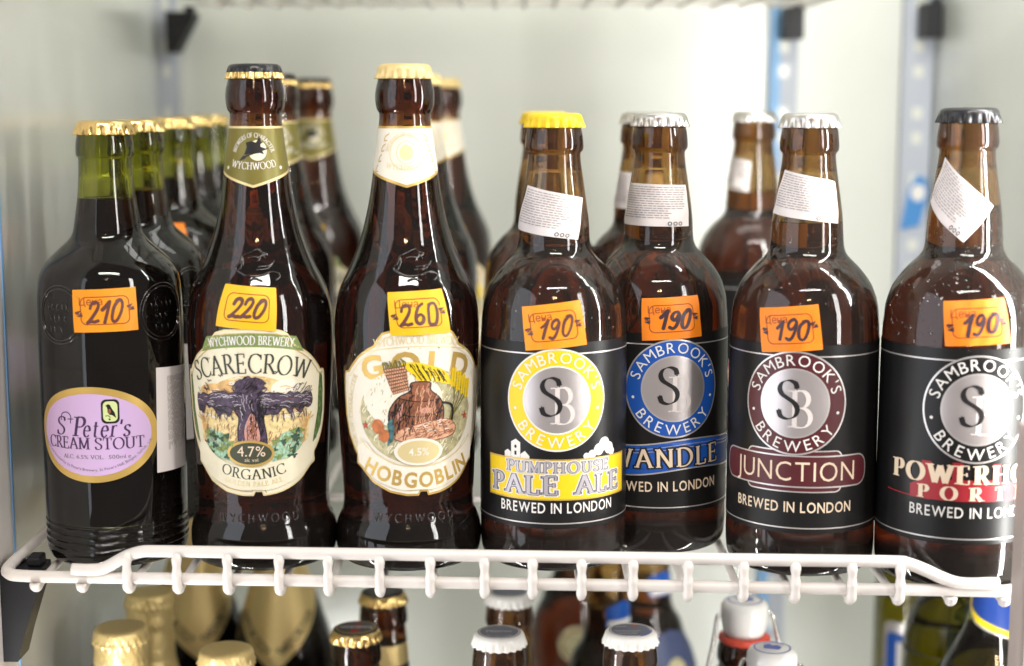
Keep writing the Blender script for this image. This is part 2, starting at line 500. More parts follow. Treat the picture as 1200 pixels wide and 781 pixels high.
def layout(text, gf, h, track=0.12, width=None, **kw):
    """glyphs in a row centred on 0, baseline 0; returns [(shape, xcentre)], total width"""
    items = []; x = 0
    for ch in text:
        g, w = gf(ch, **kw)
        items.append((g, x, w)); x += w + track
    tot = (x - track)
    sx = h if width is None else width / tot
    return [(xf(g, lambda a, b, x0=x0, w=w: ((a - w / 2) * sx, b * h)), (x0 + w / 2 - tot / 2) * sx) for g, x0, w in items], tot * sx


def line_text(text, gf, h, cx, cy, rot=0, skew=0, **kw):
    out = []
    it, w = layout(text, gf, h, **kw)
    for g, x in it: out += xf(g, lambda a, b: (a + x + skew * b, b))
    return move(out, cx, cy, rot)


def arc_text(text, gf, h, cx, cy, r, mid=90, bottom=False, **kw):
    """letters round a circle; r is the baseline radius; bottom: read along the lower half"""
    out = []
    it, w = layout(text, gf, h, **kw)
    for g, x in it:
        if bottom:
            a = radians(mid) + x / (r - h / 2 if r > h else r)
            out += move(g, cx + r * cos(a), cy + r * sin(a), a + pi / 2)
        else:
            a = radians(mid) - x / (r + h / 2)
            out += move(g, cx + r * cos(a), cy + r * sin(a), a - pi / 2)
    return out


# --- hand-written figures
HAND = {
    '1': [[(.02, .62), (.2, .78), (.36, 1.0)], [(.36, 1.0), (.28, .5), (.2, 0)]],
    '9': [smoothline([(.50, .82), (.36, .98), (.14, .9), (.06, .68), (.18, .5), (.36, .56), (.50, .82), (.46, .45), (.36, .12), (.2, -.02), (.02, .06)], 4)],
    '0': [smoothline([(.30, .98), (.08, .72), (.04, .25), (.14, .02), (.34, .06), (.50, .4), (.52, .8), (.40, .98), (.2, .96)], 4)],
    '2': [smoothline([(.06, .72), (.14, .93), (.34, 1.0), (.50, .86), (.44, .6), (.22, .26), (.02, .04)], 4), [(.02, .05), (.2, .10), (.38, .04), (.56, .08)]],
    '6': [smoothline([(.46, .98), (.24, .8), (.08, .45), (.08, .14), (.24, 0), (.42, .1), (.46, .32), (.32, .46), (.12, .34)], 4)],
    'O': [smoothline([(.16, .97), (.07, .80), (.05, .45), (.09, .08), (.24, .0), (.42, .05), (.49, .40), (.48, .80), (.40, .97), (.26, 1.0), (.12, .95)], 4)],
}


def hand(text, h, w, skew=.18, gap=.24, sx=.95, seed=0):
    rnd = random.Random(seed)
    out = []; x = 0; k = 0
    for ch in text:
        ex, ey, sk_, dy = rnd.uniform(.90, 1.08), rnd.uniform(.92, 1.06), skew + rnd.uniform(-.05, .05), rnd.uniform(-.05, .05)
        ph = rnd.uniform(0, 6)
        for s in HAND[ch]:
            p = [((x + a * sx * ex + sk_ * b + .014 * sin(b * 5 + ph)) * h, (b * ey + dy + .014 * sin(a * 7 + ph)) * h) for a, b in s]
            out += ribbon(p, lambda t: w * (1 + .16 * sin(ph + t.x * 2)), k=k, roundend=True); k += 1
        x += (.56 if ch != '1' else .40) * sx + gap * .55 * rnd.uniform(.7, 1.25)
    tot = (x - gap * .55 + skew * .5) * h
    return [(tuple((p[0] - tot / 2, p[1] - h / 2) for p in t), kk) for t, kk in out]


def squiggle(s, w, k=0):
    return ribbon([(-.5 * s, .35 * s), (.35 * s, .5 * s), (-.35 * s, -.05 * s), (.5 * s, .0), (-.3 * s, -.5 * s), (.4 * s, -.45 * s)], lambda t: w, k=k, roundend=True)


# ------------------------------------------------------------------ wrapping shapes on a bottle
class Skin:
    """outer surface of a bottle: radius over height, mm"""
    def __init__(s, prof): s.p = sorted([(z, r) for r, z in prof if r > 8 and z > 3])

    def r(s, z):
        p = s.p
        if z <= p[0][0]: return p[0][1]
        lo, hi = 0, len(p) - 1
        if z >= p[hi][0]: return p[hi][1]
        while hi - lo > 1:
            m = (lo + hi) // 2
            if p[m][0] <= z: lo = m
            else: hi = m
        (z0, r0), (z1, r1) = p[lo], p[hi]
        return r0 + (r1 - r0) * (z - z0) / (z1 - z0 + 1e-9)


def split(t, du, dv, out, k, depth=0):
    us = [p[0] for p in t]; vs = [p[1] for p in t]
    if depth > 12 or (max(us) - min(us) <= du and max(vs) - min(vs) <= dv):
        out.append((t, k)); return
    best = 0; bi = 0
    for i in range(3):
        a, b = t[i], t[(i + 1) % 3]
        d = max(abs(a[0] - b[0]) / du, abs(a[1] - b[1]) / dv)
        if d > best: best = d; bi = i
    a, b, c = t[bi], t[(bi + 1) % 3], t[(bi + 2) % 3]
    m = ((a[0] + b[0]) / 2, (a[1] + b[1]) / 2)
    split((a, m, c), du, dv, out, k, depth + 1); split((m, b, c), du, dv, out, k, depth + 1)


def wrap(name, shape, m, parent, skin, off, R=36.6, a0=0.0, du=2.2, dv=5.0, lift=None):
    """lay a flat (u,v) shape on the bottle's skin, off mm proud of it"""
    tris = []
    for t, k in shape: split(t, du, dv, tris, k)
    vs = []; fs = []; idx = {}
    for t, k in tris:
        f = []
        ar = (t[1][0] - t[0][0]) * (t[2][1] - t[0][1]) - (t[1][1] - t[0][1]) * (t[2][0] - t[0][0])
        if abs(ar) < 1e-9: continue
        if ar < 0: t = (t[0], t[2], t[1])
        for (u, v) in t:
            key = (round(u, 4), round(v, 4), k)
            if key not in idx:
                a = a0 + u / R
                rr = skin.r(v) + off + k * 0.012 + (lift(u, v) if lift else 0)
                idx[key] = len(vs); vs.append((rr * sin(a), -rr * cos(a), v))
            f.append(idx[key])
        fs.append(tuple(f))
    return mesh(name, vs, fs, m, parent, smooth=True)


# ------------------------------------------------------------------ bottle glass, beer, caps
def full_profile(knots, sub=4):
    p = catmull(knots, sub)
    out = [p[0]]
    for q in p[1:]:
        if abs(q[0] - out[-1][0]) + abs(q[1] - out[-1][1]) > 0.05: out.append((max(q[0], 0), q[1]))
    return out


PALE_P = full_profile([(0, 4.5), (14, 4), (25, 1.2), (31, 0), (33.5, .5), (35.6, 3), (36.6, 8), (36.8, 20), (36.7, 60), (36.5, 100), (36.3, 116), (35.8, 124), (34.9, 131),
                       (32.5, 138.3), (30.4, 142), (27.8, 145.6), (24.4, 149.4), (20.8, 152.8), (18.7, 156), (17.8, 160), (17.4, 167), (16.8, 174), (15.7, 182), (14.6, 189), (13.4, 197), (12.9, 201.8),
                       (13.1, 203.6), (14.0, 204.6), (14.4, 206.3), (14.3, 208.5), (13.9, 212.5), (13.2, 216), (12.9, 219), (12.2, 221), (10.8, 221.4)])
PETER_P = full_profile([(0, 5), (14, 4.5), (25, 1.5), (31, 0), (33, .6), (34.6, 3), (35.2, 6)] +
                       [q for z in (9, 12.6, 16.2, 19.8) for q in ((34.9, z - 1.0), (35.6, z), (34.9, z + 1.0))] +
                       [(35.3, 24), (35.7, 60), (35.9, 100), (35.8, 120), (35.5, 132), (34.6, 141), (33.1, 145.6), (30.8, 149.3), (27.5, 152.8), (23.7, 156.3), (19.6, 160), (17.5, 163.2), (16.4, 167.5), (15.4, 174), (14.3, 181), (13.3, 192), (13.1, 199.6),
                        (13.3, 201), (14.1, 202), (14.3, 204.5), (14.1, 208), (13.4, 212), (12.8, 216), (12.0, 217.6), (10.8, 218)])
WYCH_P = full_profile([(0, 5), (14, 4.5), (25, 1.5), (31, 0), (33.5, .5), (35.8, 3), (36.8, 8), (36.8, 14), (36.2, 18), (35.0, 21.5), (33.5, 25), (33.0, 30), (33.1, 36), (33.5, 46), (34.1, 60), (35.0, 78), (35.6, 92), (36.0, 106), (36.1, 118), (35.6, 126),
                       (34.4, 133), (32.0, 139.7), (29.0, 145.5), (25.9, 152.5), (23.1, 160), (21.0, 167), (19.3, 174), (17.9, 181), (16.8, 188), (15.9, 195), (14.4, 205), (13.2, 214), (12.6, 221.5),
                       (12.8, 223.2), (13.6, 224.4), (14.3, 227), (14.55, 230.5), (14.3, 234), (13.6, 237), (12.9, 240), (12.4, 243.6), (11.0, 244.6)])


def inner_profile(prof, t=2.6, zfloor=7.0, zmax=1e9):
    out = []
    top = max(z for r, z in prof)
    pr = [(r, z) for r, z in prof if z > zfloor + 1.5 and r > 8]
    zc = min(z for r, z in pr)
    rb = pr[0][0] - t
    out = [(0, zfloor + 1.5), (rb * .5, zfloor + 1.2), (rb * .85, zfloor + .6), (rb, zfloor + 2.2)]
    # a finished neck bore is smooth: the ring outside does not show inside
    zr = None
    for r, z in pr:
        if z <= zfloor + 2.6: continue
        ri = r - t
        if z > top - 26: ri = min(ri, 9.4)
        out.append((ri, z))
    return [(r, min(z, top - 0.3)) for r, z in out]


def make_glass(prof, gm, parent, seg=96, level=170):
    """outer surface, lip and the empty bore above the drink; the tinted wall is its child"""
    inn = [q for q in inner_profile(prof) if q[1] > level]
    rl = inn[0][0]
    pts = list(prof) + [(9.0, prof[-1][1] + 0.1)] + list(reversed(inn)) + [(rl, level + .25), (rl - .25, level), (0, level)]
    vs, fs = lathe(pts, seg)
    g = mesh('glass', vs, fs, gm[0], parent, smooth=True)
    e = .05
    top = prof[-1][1] - .1
    outer = [(max(r - e, 0), min(z + (e * 2 if z < 6 else 0), top)) for r, z in prof]
    inner = [(r + (e if r > 0 else 0), min(z, top - .2)) for r, z in inner_profile(prof)]
    vs, fs = lathe(outer + list(reversed(inner)), 64)
    mesh('tinted_wall', vs, fs, gm[1], g, smooth=True)
    return g


def make_beer(prof, m, level, parent, seg=64):
    inn = inner_profile(prof)
    pts = [q for q in inn if q[1] < level - .4]
    rl = pts[-1][0]
    pts = pts + [(rl, level - .3), (0, level - .3)]
    vs, fs = lathe(pts, seg)
    return mesh('beer', vs, fs, m, parent, smooth=True)


def make_cap(z1, m, parent, r=14.9, h=7.2, skirt=None, teeth=21, seg=168, split=4.3):
    """crown cap: domed top, fluted skirt; skirt = second material from split mm down"""
    P = [(0, z1), (r * .45, z1 - .04), (r * .72, z1 - .12), (r * .80, z1 - .36), (r * .865, z1 - .85), (r * .905, z1 - 1.6), (r * .928, z1 - 2.6), (r * .94, z1 - 3.4), (r * .95, z1 - 4.3), (r * .967, z1 - 5.2), (r * .99, z1 - 6.2), (r, z1 - h + .25), (r - .1, z1 - h),
         (r - .5, z1 - h + .1), (r - .9, z1 - h + 1.5), (r * .86, z1 - 3.2)]
    zt = z1 - 2.3

    def rm(rr, z, a):
        f = max(0, min(1, (zt - z) / (h - 2.3)))
        w = cos(teeth * a)
        w = (abs(w) ** .75) * (1 if w > 0 else -1)
        return rr + f * (.85 * w - .3)

    if skirt is None:
        vs, fs = lathe(list(reversed(P)), seg, radmod=rm)
        return mesh('crown_cap', vs, fs, m, parent, smooth=True)
    k = max(i for i in range(13) if P[i][1] >= z1 - split - .01)
    vs, fs = lathe(list(reversed(P[:k + 1])), seg, radmod=rm)
    c = mesh('crown_cap', vs, fs, m, parent, smooth=True)
    vs, fs = lathe(list(reversed(P[k:])), seg, radmod=rm)
    mesh('cap_skirt', vs, fs, skirt, c, smooth=True)
    return c


def bilinear(c):
    (a, b, cc, d) = c      # tl, tr, br, bl
    def f(s, t):           # s 0..1 left to right, t 0..1 bottom to top
        x = (d[0] * (1 - s) + cc[0] * s) * (1 - t) + (a[0] * (1 - s) + b[0] * s) * t
        y = (d[1] * (1 - s) + cc[1] * s) * (1 - t) + (a[1] * (1 - s) + b[1] * s) * t
        return (x, y)
    return f


def quadgrid(c, n=8, wob=0.0):
    f = bilinear(c); e = []
    for i in range(n): e.append(f(i / n, 0))
    for i in range(n): e.append(f(1, i / n))
    for i in range(n): e.append(f(1 - i / n, 1))
    for i in range(n): e.append(f(0, 1 - i / n))
    return poly(e)


def price_tag(parent, skin, corners, text, paper, ink=None, R=36.6, hw=1.5, hh=9.5, off=.62, sq=True, shift=0, word=True, skew=.18):
    ink = ink or MARKER
    ph_ = corners[0][0] * 1.7 + corners[2][1]
    lo = lambda u, v: 0.22 * sin(u * .30 + v * .17 + ph_) + .10 * sin(u * .9 - v * .35 + ph_)
    t = wrap('price_tag', quadgrid(corners), paper, parent, skin, off, R, lift=lo)
    f = bilinear(corners)
    wd = hypot(corners[1][0] - corners[0][0], corners[1][1] - corners[0][1]); ht = hypot(corners[0][0] - corners[3][0], corners[0][1] - corners[3][1])
    g = lambda x, y: f(x / wd + .5, y / ht + .5)
    fr = poly(rrect(-wd * .38, -ht * .33, wd * .38, ht * .33, 3.0), rrect(-wd * .38 + .45, -ht * .33 + .45, wd * .38 - .45, ht * .33 - .45, 2.6))
    pr = fr
    if word:
        pr = pr + line_text('Цена', glyph_sans, 3.5, -wd * .5 + 8.9, ht * .5 - 7.6, track=.12)
    wrap('print', xf(pr, g), TAGPRINT, t, skin, off + .07, R, lift=lo)
    sd = int(abs(corners[0][0]) * 100 + abs(corners[0][1]) * 7)
    rr_ = random.Random(sd)
    hd = move(hand(text, hh, hw * rr_.uniform(.88, 1.15), skew=skew, seed=sd), shift, -.6, rr_.uniform(-.04, .06))
    if sq:
        hd = hd + [(q, k + 12) for q, k in move(squiggle(rr_.uniform(2.2, 3.0), 1.2), -wd * .40, -1.0 + rr_.uniform(-.8, .8), rr_.uniform(-.3, .4))] + [(q, k + 12) for q, k in move(squiggle(rr_.uniform(2.0, 2.8), 1.15), wd * .40, .6 + rr_.uniform(-.8, .8), rr_.uniform(-.3, .4))]
    wrap('handwriting', xf(hd, g), ink, t, skin, off + .14, R, lift=lo)
    return t


def info_sticker(parent, skin, corners, R, off=.3, lines=14, fade=True, seed=0):
    rnd = random.Random(seed)
    wr = lambda u, v: .16 * sin(u * .42 + v * .23 + seed) + .10 * sin(u * .2 - v * .6 + seed * 2)
    t = wrap('info_sticker', quadgrid(corners), STICKER, parent, skin, off + .15, R, du=1.4, dv=2.5, lift=wr)
    f = bilinear(corners)
    wd = hypot(corners[1][0] - corners[0][0], corners[1][1] - corners[0][1]); ht = hypot(corners[0][0] - corners[3][0], corners[0][1] - corners[3][1])
    sh = []
    for i in range(lines):
        y = .93 - i * .78 / lines
        x = .04
        end = .96 if i < lines - 4 else .72
        while x < end - .03:
            w = rnd.uniform(.03, .10)
            if x + w > end: break
            th = .38 / lines * .78 * .5
            sh += poly([f(x, y - th), f(x + w, y - th), f(x + w, y + th), f(x, y + th)])
            x += w + .014
    wrap('fine_print', sh, PRINT, t, skin, off + .24, R, lift=wr)
    mk = []
    for q in range(3): mk += poly(*[[f(*p) for p in ell(.70 + q * .07, .07, .028, .05, 10)], [f(*p) for p in ell(.70 + q * .07, .07, .016, .03, 10)]])
    wrap('recycling_marks', mk, BLACKINK, t, skin, off + .24, R, lift=wr)
    return t


def droplets(parent, skin, n, z0, z1, amax, rmin=.25, rmax=.7, seed=1):
    rnd = random.Random(seed)
    parts = []
    for i in range(n):
        a = rnd.uniform(-amax, amax); z = rnd.uniform(z0, z1); r = rmin + (rmax - rmin) * rnd.random() ** 3
        R = skin.r(z); slope = (skin.r(z + 1) - skin.r(z - 1)) / 2
        nrm = Vector((sin(a), -cos(a), -slope)).normalized(); c = Vector((R * sin(a), -R * cos(a), z))
        t1 = nrm.cross(Vector((0, 0, 1))).normalized(); t2 = nrm.cross(t1)
        vs = []; fs = []
        for j, (q, h) in enumerate(((1.0, -.02), (.8, .38), (.42, .58))):
            for k in range(7):
                b = 2 * pi * k / 7
                vs.append(tuple(c + (t1 * cos(b) + t2 * sin(b)) * r * q + nrm * r * h))
        vs.append(tuple(c + nrm * r * .64))
        for j in range(2):
            for k in range(7): fs.append((j * 7 + k, j * 7 + (k + 1) % 7, (j + 1) * 7 + (k + 1) % 7, (j + 1) * 7 + k))
        for k in range(7): fs.append((14 + k, 14 + (k + 1) % 7, 21))
        fs.append(tuple(range(6, -1, -1)))
        parts.append((vs, fs))
    vs, fs = join(*parts)
    o = mesh('water_droplets', vs, fs, CLEARDROP, parent, smooth=True)
    o['kind'] = 'stuff'
    return o


PALE_S, PETER_S, WYCH_S = Skin(PALE_P), Skin(PETER_P), Skin(WYCH_P)


# ------------------------------------------------------------------ cabinet
def structure(name, vs, fs, m):
    o = mesh(name, vs, fs, m, scale=1.0); o['kind'] = 'structure'
    return o


def wall_x(side, D):     # inner face of the side walls at depth D from the camera
    return (-0.205 - .07 * D) if side < 0 else (0.25 + .08 * D)


YF, YB = -0.10, 0.58       # front and back of the cabinet
ZB, ZT = -0.62, 0.66


def slab(p, q, th, z0, z1):   # vertical wall from p to q (plan), thickness to the left of p->q
    d = Vector((q[0] - p[0], q[1] - p[1])).normalized(); n = Vector((-d.y, d.x)) * th
    pl = [p, q, (q[0] + n.x, q[1] + n.y), (p[0] + n.x, p[1] + n.y)]
    vs = [(*a, z0) for a in pl] + [(*a, z1) for a in pl]
    return vs, [(3, 2, 1, 0), (4, 5, 6, 7), (0, 1, 5, 4), (1, 2, 6, 5), (2, 3, 7, 6), (3, 0, 4, 7)]


dF, dB = YF + .784, YB + .784
structure('left_wall', *slab((wall_x(-1, dF), YF), (wall_x(-1, dB), YB), .04, ZB, ZT), LINER)
structure('right_wall', *slab((wall_x(1, dB), YB), (wall_x(1, dF), YF), .04, ZB, ZT), LINER)
structure('back_wall', *slab((-.40, YB + .002), (.42, YB + .002), .04, ZB, ZT), LINER)
structure('cabinet_floor', *box(-.40, .42, YF, YB + .03, ZB - .04, ZB - .001), LINER)
structure('cabinet_ceiling', *box(-.40, .42, YF, YB + .03, ZT + .001, ZT + .04), LINER)


# --- uprights with slots, and the black clips that carry the shelves
def upright(x0, x1, label, film=None):
    """a channel on the back wall"""
    y = YB * 1000; L = (ZT - ZB) * 1000
    t = empty('shelf_upright', ((x0 + x1) / 2, YB, ZB))
    w = (x1 - x0) * 500
    mesh('upright_rail', *box(-w, w, -10, -.5, 2, L - 2, 1.0), RAILPAINT, t)
    sl = []
    z = 30
    while z < L - 40:
        for dz in (0, 21):
            sl.append(box(-w * .35, w * .35, -11, -9.4, z + dz, z + dz + 10, .3))
        z += 56
    o = mesh('slot_cover', *join(*sl), LINER, t); o['kind'] = 'stuff'
    if film:
        mesh('blue_film', *box(film[0] * w, film[1] * w, -10.6, -9.6, 4, L - 4), BLUEFILM, t)
    tag(t, label, 'shelf upright', 'slotted uprights on the back wall')
    return t


upright(-.3005, -.2840, 'grey slotted upright at the back left corner')
upright(.2180, .2420, 'pale slotted upright with a strip of blue film down its left side', (-1.0, -.25))
upright(.3310, .3570, 'pale slotted upright at the back right corner, behind the black-capped bottle')

# side channel at the front left
t = empty('front_channel', (wall_x(-1, .755), .755 - .784, ZB))
t.rotation_euler.z = atan2(.07, 1)
mesh('channel_strip', *box(.2, 3.0, -45, 40, 2, (ZT - ZB) * 1000 - 2, .5), WIRE, t)
mesh('blue_edge', *box(2.6, 3.6, 37, 39.5, 3, (ZT - ZB) * 1000 - 3), BLUEFILM, t)
tag(t, 'white channel with a thin blue edge at the front left, behind the large black clip', 'wall channel')


def shelf_clip(x, y, z, label, arm=.034, drop=.040, w=12, s=1):
    t = empty('shelf_clip', (x, y, z))
    prof = [(0, 0), (arm * 1000, 0), (arm * 1000, -5), (arm * 550, -drop * 720), (8, -drop * 1000), (0, -drop * 1000)]
    if abs(arm) < .021: prof = [(0, 0), (arm * 1000, 0), (arm * 1000, -drop * 1000), (0, -drop * 1000)]
    vs = [(s * a, -w, b) for a, b in prof] + [(s * a, w, b) for a, b in prof]
    n = len(prof)
    fs = [tuple(range(n)), tuple(range(2 * n - 1, n - 1, -1))] + [(i, i + n, (i + 1) % n + n, (i + 1) % n) for i in range(n)]
    mesh('bracket_plate', vs, fs, BLACKPLASTIC, t)
    a = s * arm * 1000
    mesh('hook', *box(min(a * .62, a * .95), max(a * .62, a * .95), -w * .6, w * .6, .3, 5, 1), BLACKPLASTIC, t)
    tag(t, label, 'shelf clip', 'black plastic shelf clips')
    return t


yb = YB - .030
shelf_clip(-.2850, yb, .303, 'black triangular clip under the upper shelf at the back left', .023, .033)
shelf_clip(.2250, yb, .307, 'black clip on the upright with the blue film, under the upper shelf', .0155, .026)
shelf_clip(.3400, yb, .310, 'black clip on the back right upright, high above the black-capped bottle', .0145, .028)
shelf_clip(-.2560, -.014, -.002, 'large black clip carrying the left end of the bottle shelf', .0212, .048, 9)
shelf_clip(-.2850, yb, -.010, 'black clip behind the green bottles at shelf level', .023, .033)

# blue round sticker on the right upright
st = empty('upright_sticker', (.3440, YB - .0116, .1480))
q_ = [(-16, -34), (6, -30), (16, 2), (14, 20), (2, 25), (-8, 8)]
mesh('blue_backing', [(a, 0, b) for a, b in q_] + [(a, -.5, b) for a, b in q_], [tuple(range(6)), tuple(range(6, 12))[::-1]] + [(i, i + 6, (i + 1) % 6 + 6, (i + 1) % 6) for i in range(6)], BLUESTICKER, st)
p_ = ell(4, 6, 9, 9, 24)
mesh('white_disc', [(a, -.6, b) for a, b in p_] + [(a, -1.0, b) for a, b in p_], [tuple(range(24)), tuple(range(24, 48))[::-1]] + [(i, i + 24, (i + 1) % 24 + 24, (i + 1) % 24) for i in range(24)], WHITEINK, st)
st.scale = (.72, 1, .8)
tag(st, 'blue sticker with a white disc on the back right upright, beside the black-capped bottle', 'sticker')

# door trim at the right edge
t = empty('door_trim', (.2290, -.098, ZB))
mesh('trim_strip', *box(0, 12, 0, 16, 0, (.085 - ZB) * 1000, 1.5), TRIM, t)
mesh('trim_gasket', *box(2, 9, -3, -.2, 0, (.085 - ZB) * 1000, .8), LINER, t)
tag(t, 'narrow brownish door trim at the right edge beside the bottle shelf', 'door trim')


# --- wire shelves
POSTS = [-0.2315, -0.2087, -0.1856, -0.1613, -0.1367, -0.1117, -0.0881, -0.0633, -0.039, -0.0131, 0.0098, 0.0331, 0.0575, 0.0834, 0.1096, 0.1338, 0.1602, 0.1826, 0.2073, 0.2323]
XF0, XF1 = -.2490, .2400


def front_y(x):      # the front rail runs a touch nearer at the right end
    return -.052 - .05 * x


def make_shelf(z, label, depth=.50):
    root = empty('wire_shelf', (0, 0, z))
    mmx = lambda p: [(a * 1000, b * 1000, c) for a, b, c in p]
    zl = 0.0           # lower rail centre
    zt = 14.2
    # lower rail: across the front, round the corners and back along both sides
    path = [(XF0 + .004, depth - .06, zl + 2), (XF0 + .002, .2, zl + 2), (XF0, front_y(XF0) + .05, zl + 1), (XF0 - .001, front_y(XF0) + .016, zl), (XF0 + .003, front_y(XF0) + .004, zl), (XF0 + .012, front_y(XF0), zl)]
    path += [(x, front_y(x), zl) for x in (-.21, -.1, 0, .1, .21)]
    path += [(XF1 - .010, front_y(XF1), zl), (XF1 - .001, front_y(XF1) + .004, zl), (XF1 + .003, front_y(XF1) + .014, zl), (XF1 + .002, front_y(XF1) + .05, zl + 1), (XF1, .2, zl + 2), (XF1 - .004, depth - .06, zl + 2)]
    vs, fs = tube(catmull(mmx(path), 5), 3.0, 12)
    mesh('lower_rail', vs, fs, WIRE, root, True)
    # guard rail: rises from the lower rail at both ends
    o = .0022
    gp = [(x, front_y(x) - o, z_) for x, z_ in ((-.2130, zl + 4.6), (-.2040, zl + 4.5), (-.1970, zl + 5.6), (-.1870, zt - 3.2), (-.1790, zt - .4), (-.1700, zt), (-.13, zt), (-.05, zt), (.05, zt), (.13, zt),
                                         (.1780, zt), (.1860, zt - .7), (.1950, zt - 4.0), (.2030, zl + 6.5), (.2100, zl + 4.6), (.2200, zl + 4.3), (.2290, zl + 4.3))]
    vs, fs = tube(catmull(mmx(gp), 6), 3.0, 12)
    mesh('guard_rail', vs, fs, WIRE, root, True)
    for x in POSTS:
        yf = front_y(x)
        tall = -.192 < x < .19
        pz = zl - 5.6
        path = [(x, depth, pz + 4), (x, .25, pz + 3.4), (x, .05, pz + 2.6), (x, yf + .012, pz + 1.0), (x, yf + .002, pz - .4)]
        if tall:
            path += [(x, yf - .0032, pz + 1.6), (x, yf - .0048, pz + 5), (x, yf - .0048, 4), (x, yf - .0046, zt - 4), (x, yf - .0036, zt - 1.0)]
        else:
            path += [(x, yf - .0025, pz + 1.2), (x, yf - .003, pz + 3)]
        cp = catmull(mmx(path), 6)
        rr = []
        for q in cp:      # the coating pools where the wire meets a rail
            g = 0
            if q[1] < yf * 1000 + 4:
                g = max(0, 1 - min(abs(q[2] - zl - 3.4), abs(q[2] - zl + 3.0), abs(q[2] - zt + 3.4)) / 3.4) * .5
            rr.append(2.0 + g * 1.2)
        vs, fs = tube(cp, rr, 10)
        mesh('shelf_wire', vs, fs, WIRE, root, True)
    for y, zz, r in ((depth, 3.2, 2.6), (.30, 1.0, 2.4), (.12, .4, 2.4)):
        vs, fs = tube([(XF0 * 1000 - 2, y * 1000, zz - 1.2), (0, y * 1000, zz - 1.2), (XF1 * 1000 + 2, y * 1000, zz - 1.2)], r, 8)
        mesh('cross_wire', vs, fs, WIRE, root, True)
    tag(root, label, 'wire shelf', 'white wire shelves of the fridge')
    return root


SH = make_shelf(-.0004, 'white coated wire shelf with a raised guard rail, carrying the upper bottles')
o = copy_tree(SH); o.location.z = .3065; o['label'] = 'white wire shelf at the top edge, above the bottle necks'
o = copy_tree(SH); o.location.z = -.312; o['label'] = 'white wire shelf under the lower bottles, below the foil and swing tops'
ZL = -.308         # lower bottles stand here


# ------------------------------------------------------------------ bottle kinds
UPPER = 'bottles on the upper shelf'
LOWER = 'bottles on the lower shelf'


def new_bottle(x, D, label, group=UPPER, z=0, name='beer_bottle', rz=0):
    r = empty(name, (x, D - .784, z), rz)
    tag(r, label, 'bottle', group)
    return r


# --- black-label ale bottles
def black_label(root, a0, ring_mat, disc=True, zc=86.0):
    """shared parts of the black wrap-round label; u=0 lies at angle a0"""
    sk = PALE_S; R = 36.6
    base = poly([(-74, 22.5), (74, 22.5), (74, 114), (-74, 114)])
    lab = wrap('front_label', base, BLACKLABEL, root, sk, .14, R, a0, du=1.8, dv=12)
    lab['label'] = 'black paper label'
    for y in (108.3, 24.7):
        wrap('silver_line', poly([(-74, y), (74, y), (74, y + .6), (-74, y + .6)]), SILVERINK, lab, sk, .20, R, a0)
    RR = 25.2
    wrap('roundel_ring', poly(ell(0, zc, RR - .8, RR - .8, 96), ell(0, zc, 16.2, 16.2, 96)), ring_mat, lab, sk, .30, R, a0, du=1.8, dv=8)
    wrap('roundel_edge', ring(0, zc, RR, RR, .8, 96) + ring(0, zc, 16.9, 16.9, .8, 96), WHITEINK if ring_mat is YELLOW else SILVERINK, lab, sk, .36, R, a0)
    wrap('roundel_disc', poly(ell(0, zc, 16.15, 16.15, 72)), FOILSILVER, lab, sk, .30, R, a0, du=1.8, dv=8)
    tx = arc_text("SAMBROOK'S", glyph_sans, 5.3, 0, zc, 18.2, 90, track=.30)
    tx += arc_text('BREWERY', glyph_sans, 5.3, 0, zc, 23.5, -90, True, track=.34)
    for s in (-1, 1): tx += poly(ell(s * 20.9, zc - 4.5, .75, .75, 14))
    wrap('roundel_lettering', tx, WHITEINK, lab, sk, .42, R, a0)
    # pale B behind, black S in front
    b = line_text('B', glyph_serif, 17.8, 3.2, zc - 11.6, thick=.13, thin=.03, slen=.18, sth=.03)
    wrap('monogram_b', b, mat('pale_monogram_ink', (.68, .62, .59), .45), lab, sk, .36, R, a0)
    s_ = line_text('S', glyph_serif, 18.6, -3.0, zc - 7.6, thick=.13, thin=.022, slen=.18, sth=.022, nib=18)
    wrap('monogram_s', s_, BLACKINK, lab, sk, .50, R, a0)
    return lab


def ale_bottle(x, D, label, cap, beer=None, level=178, glass=None, seg=96, rz=0):
    root = new_bottle(x, D, label, rz=rz)
    make_glass(PALE_P, glass or AMBER, root, seg, level)
    make_beer(PALE_P, beer or ALE, level, root)
    make_cap(223.0, cap, root)
    return root


X3, D3 = .0209, .784
b3 = ale_bottle(X3, D3, 'brown bottle with yellow cap and yellow ring on its black label', YELLOWCAP, level=163)
sk = PALE_S; R = 36.6; a0 = radians(1.2)
lab = black_label(b3, a0, YELLOW)
# banner with curved corners
bn = poly([(-37.5, 37.2), (40.5, 37.2), (40.5, 56.4), (-37.5, 56.4)])
wrap('banner_edge', poly([(-38.1, 36.6), (41.1, 36.6), (41.1, 57.0), (-38.1, 57.0)], [(-37.4, 37.3), (40.4, 37.3), (40.4, 56.3), (-37.4, 56.3)]), GOLDINK, lab, sk, .50, R, a0)
wrap('banner', bn, YELLOW, lab, sk, .44, R, a0, dv=10)
under = line_text('PUMPHOUSE', glyph_serif, 5.4, 1.2, 50.2, width=53, thick=.19, thin=.11, slen=.16, sth=.10, grow=.20, track=.20)
under += line_text('PALE', glyph_serif, 9.0, -17.0, 39.6, width=35, thick=.19, thin=.10, slen=.16, sth=.10, grow=.15, track=.16)
under += line_text('ALE', glyph_serif, 9.0, 22.4, 39.6, width=26, thick=.19, thin=.10, slen=.16, sth=.10, grow=.15, track=.16)
wrap('letter_outline', under, WHITEINK, lab, sk, .50, R, a0)
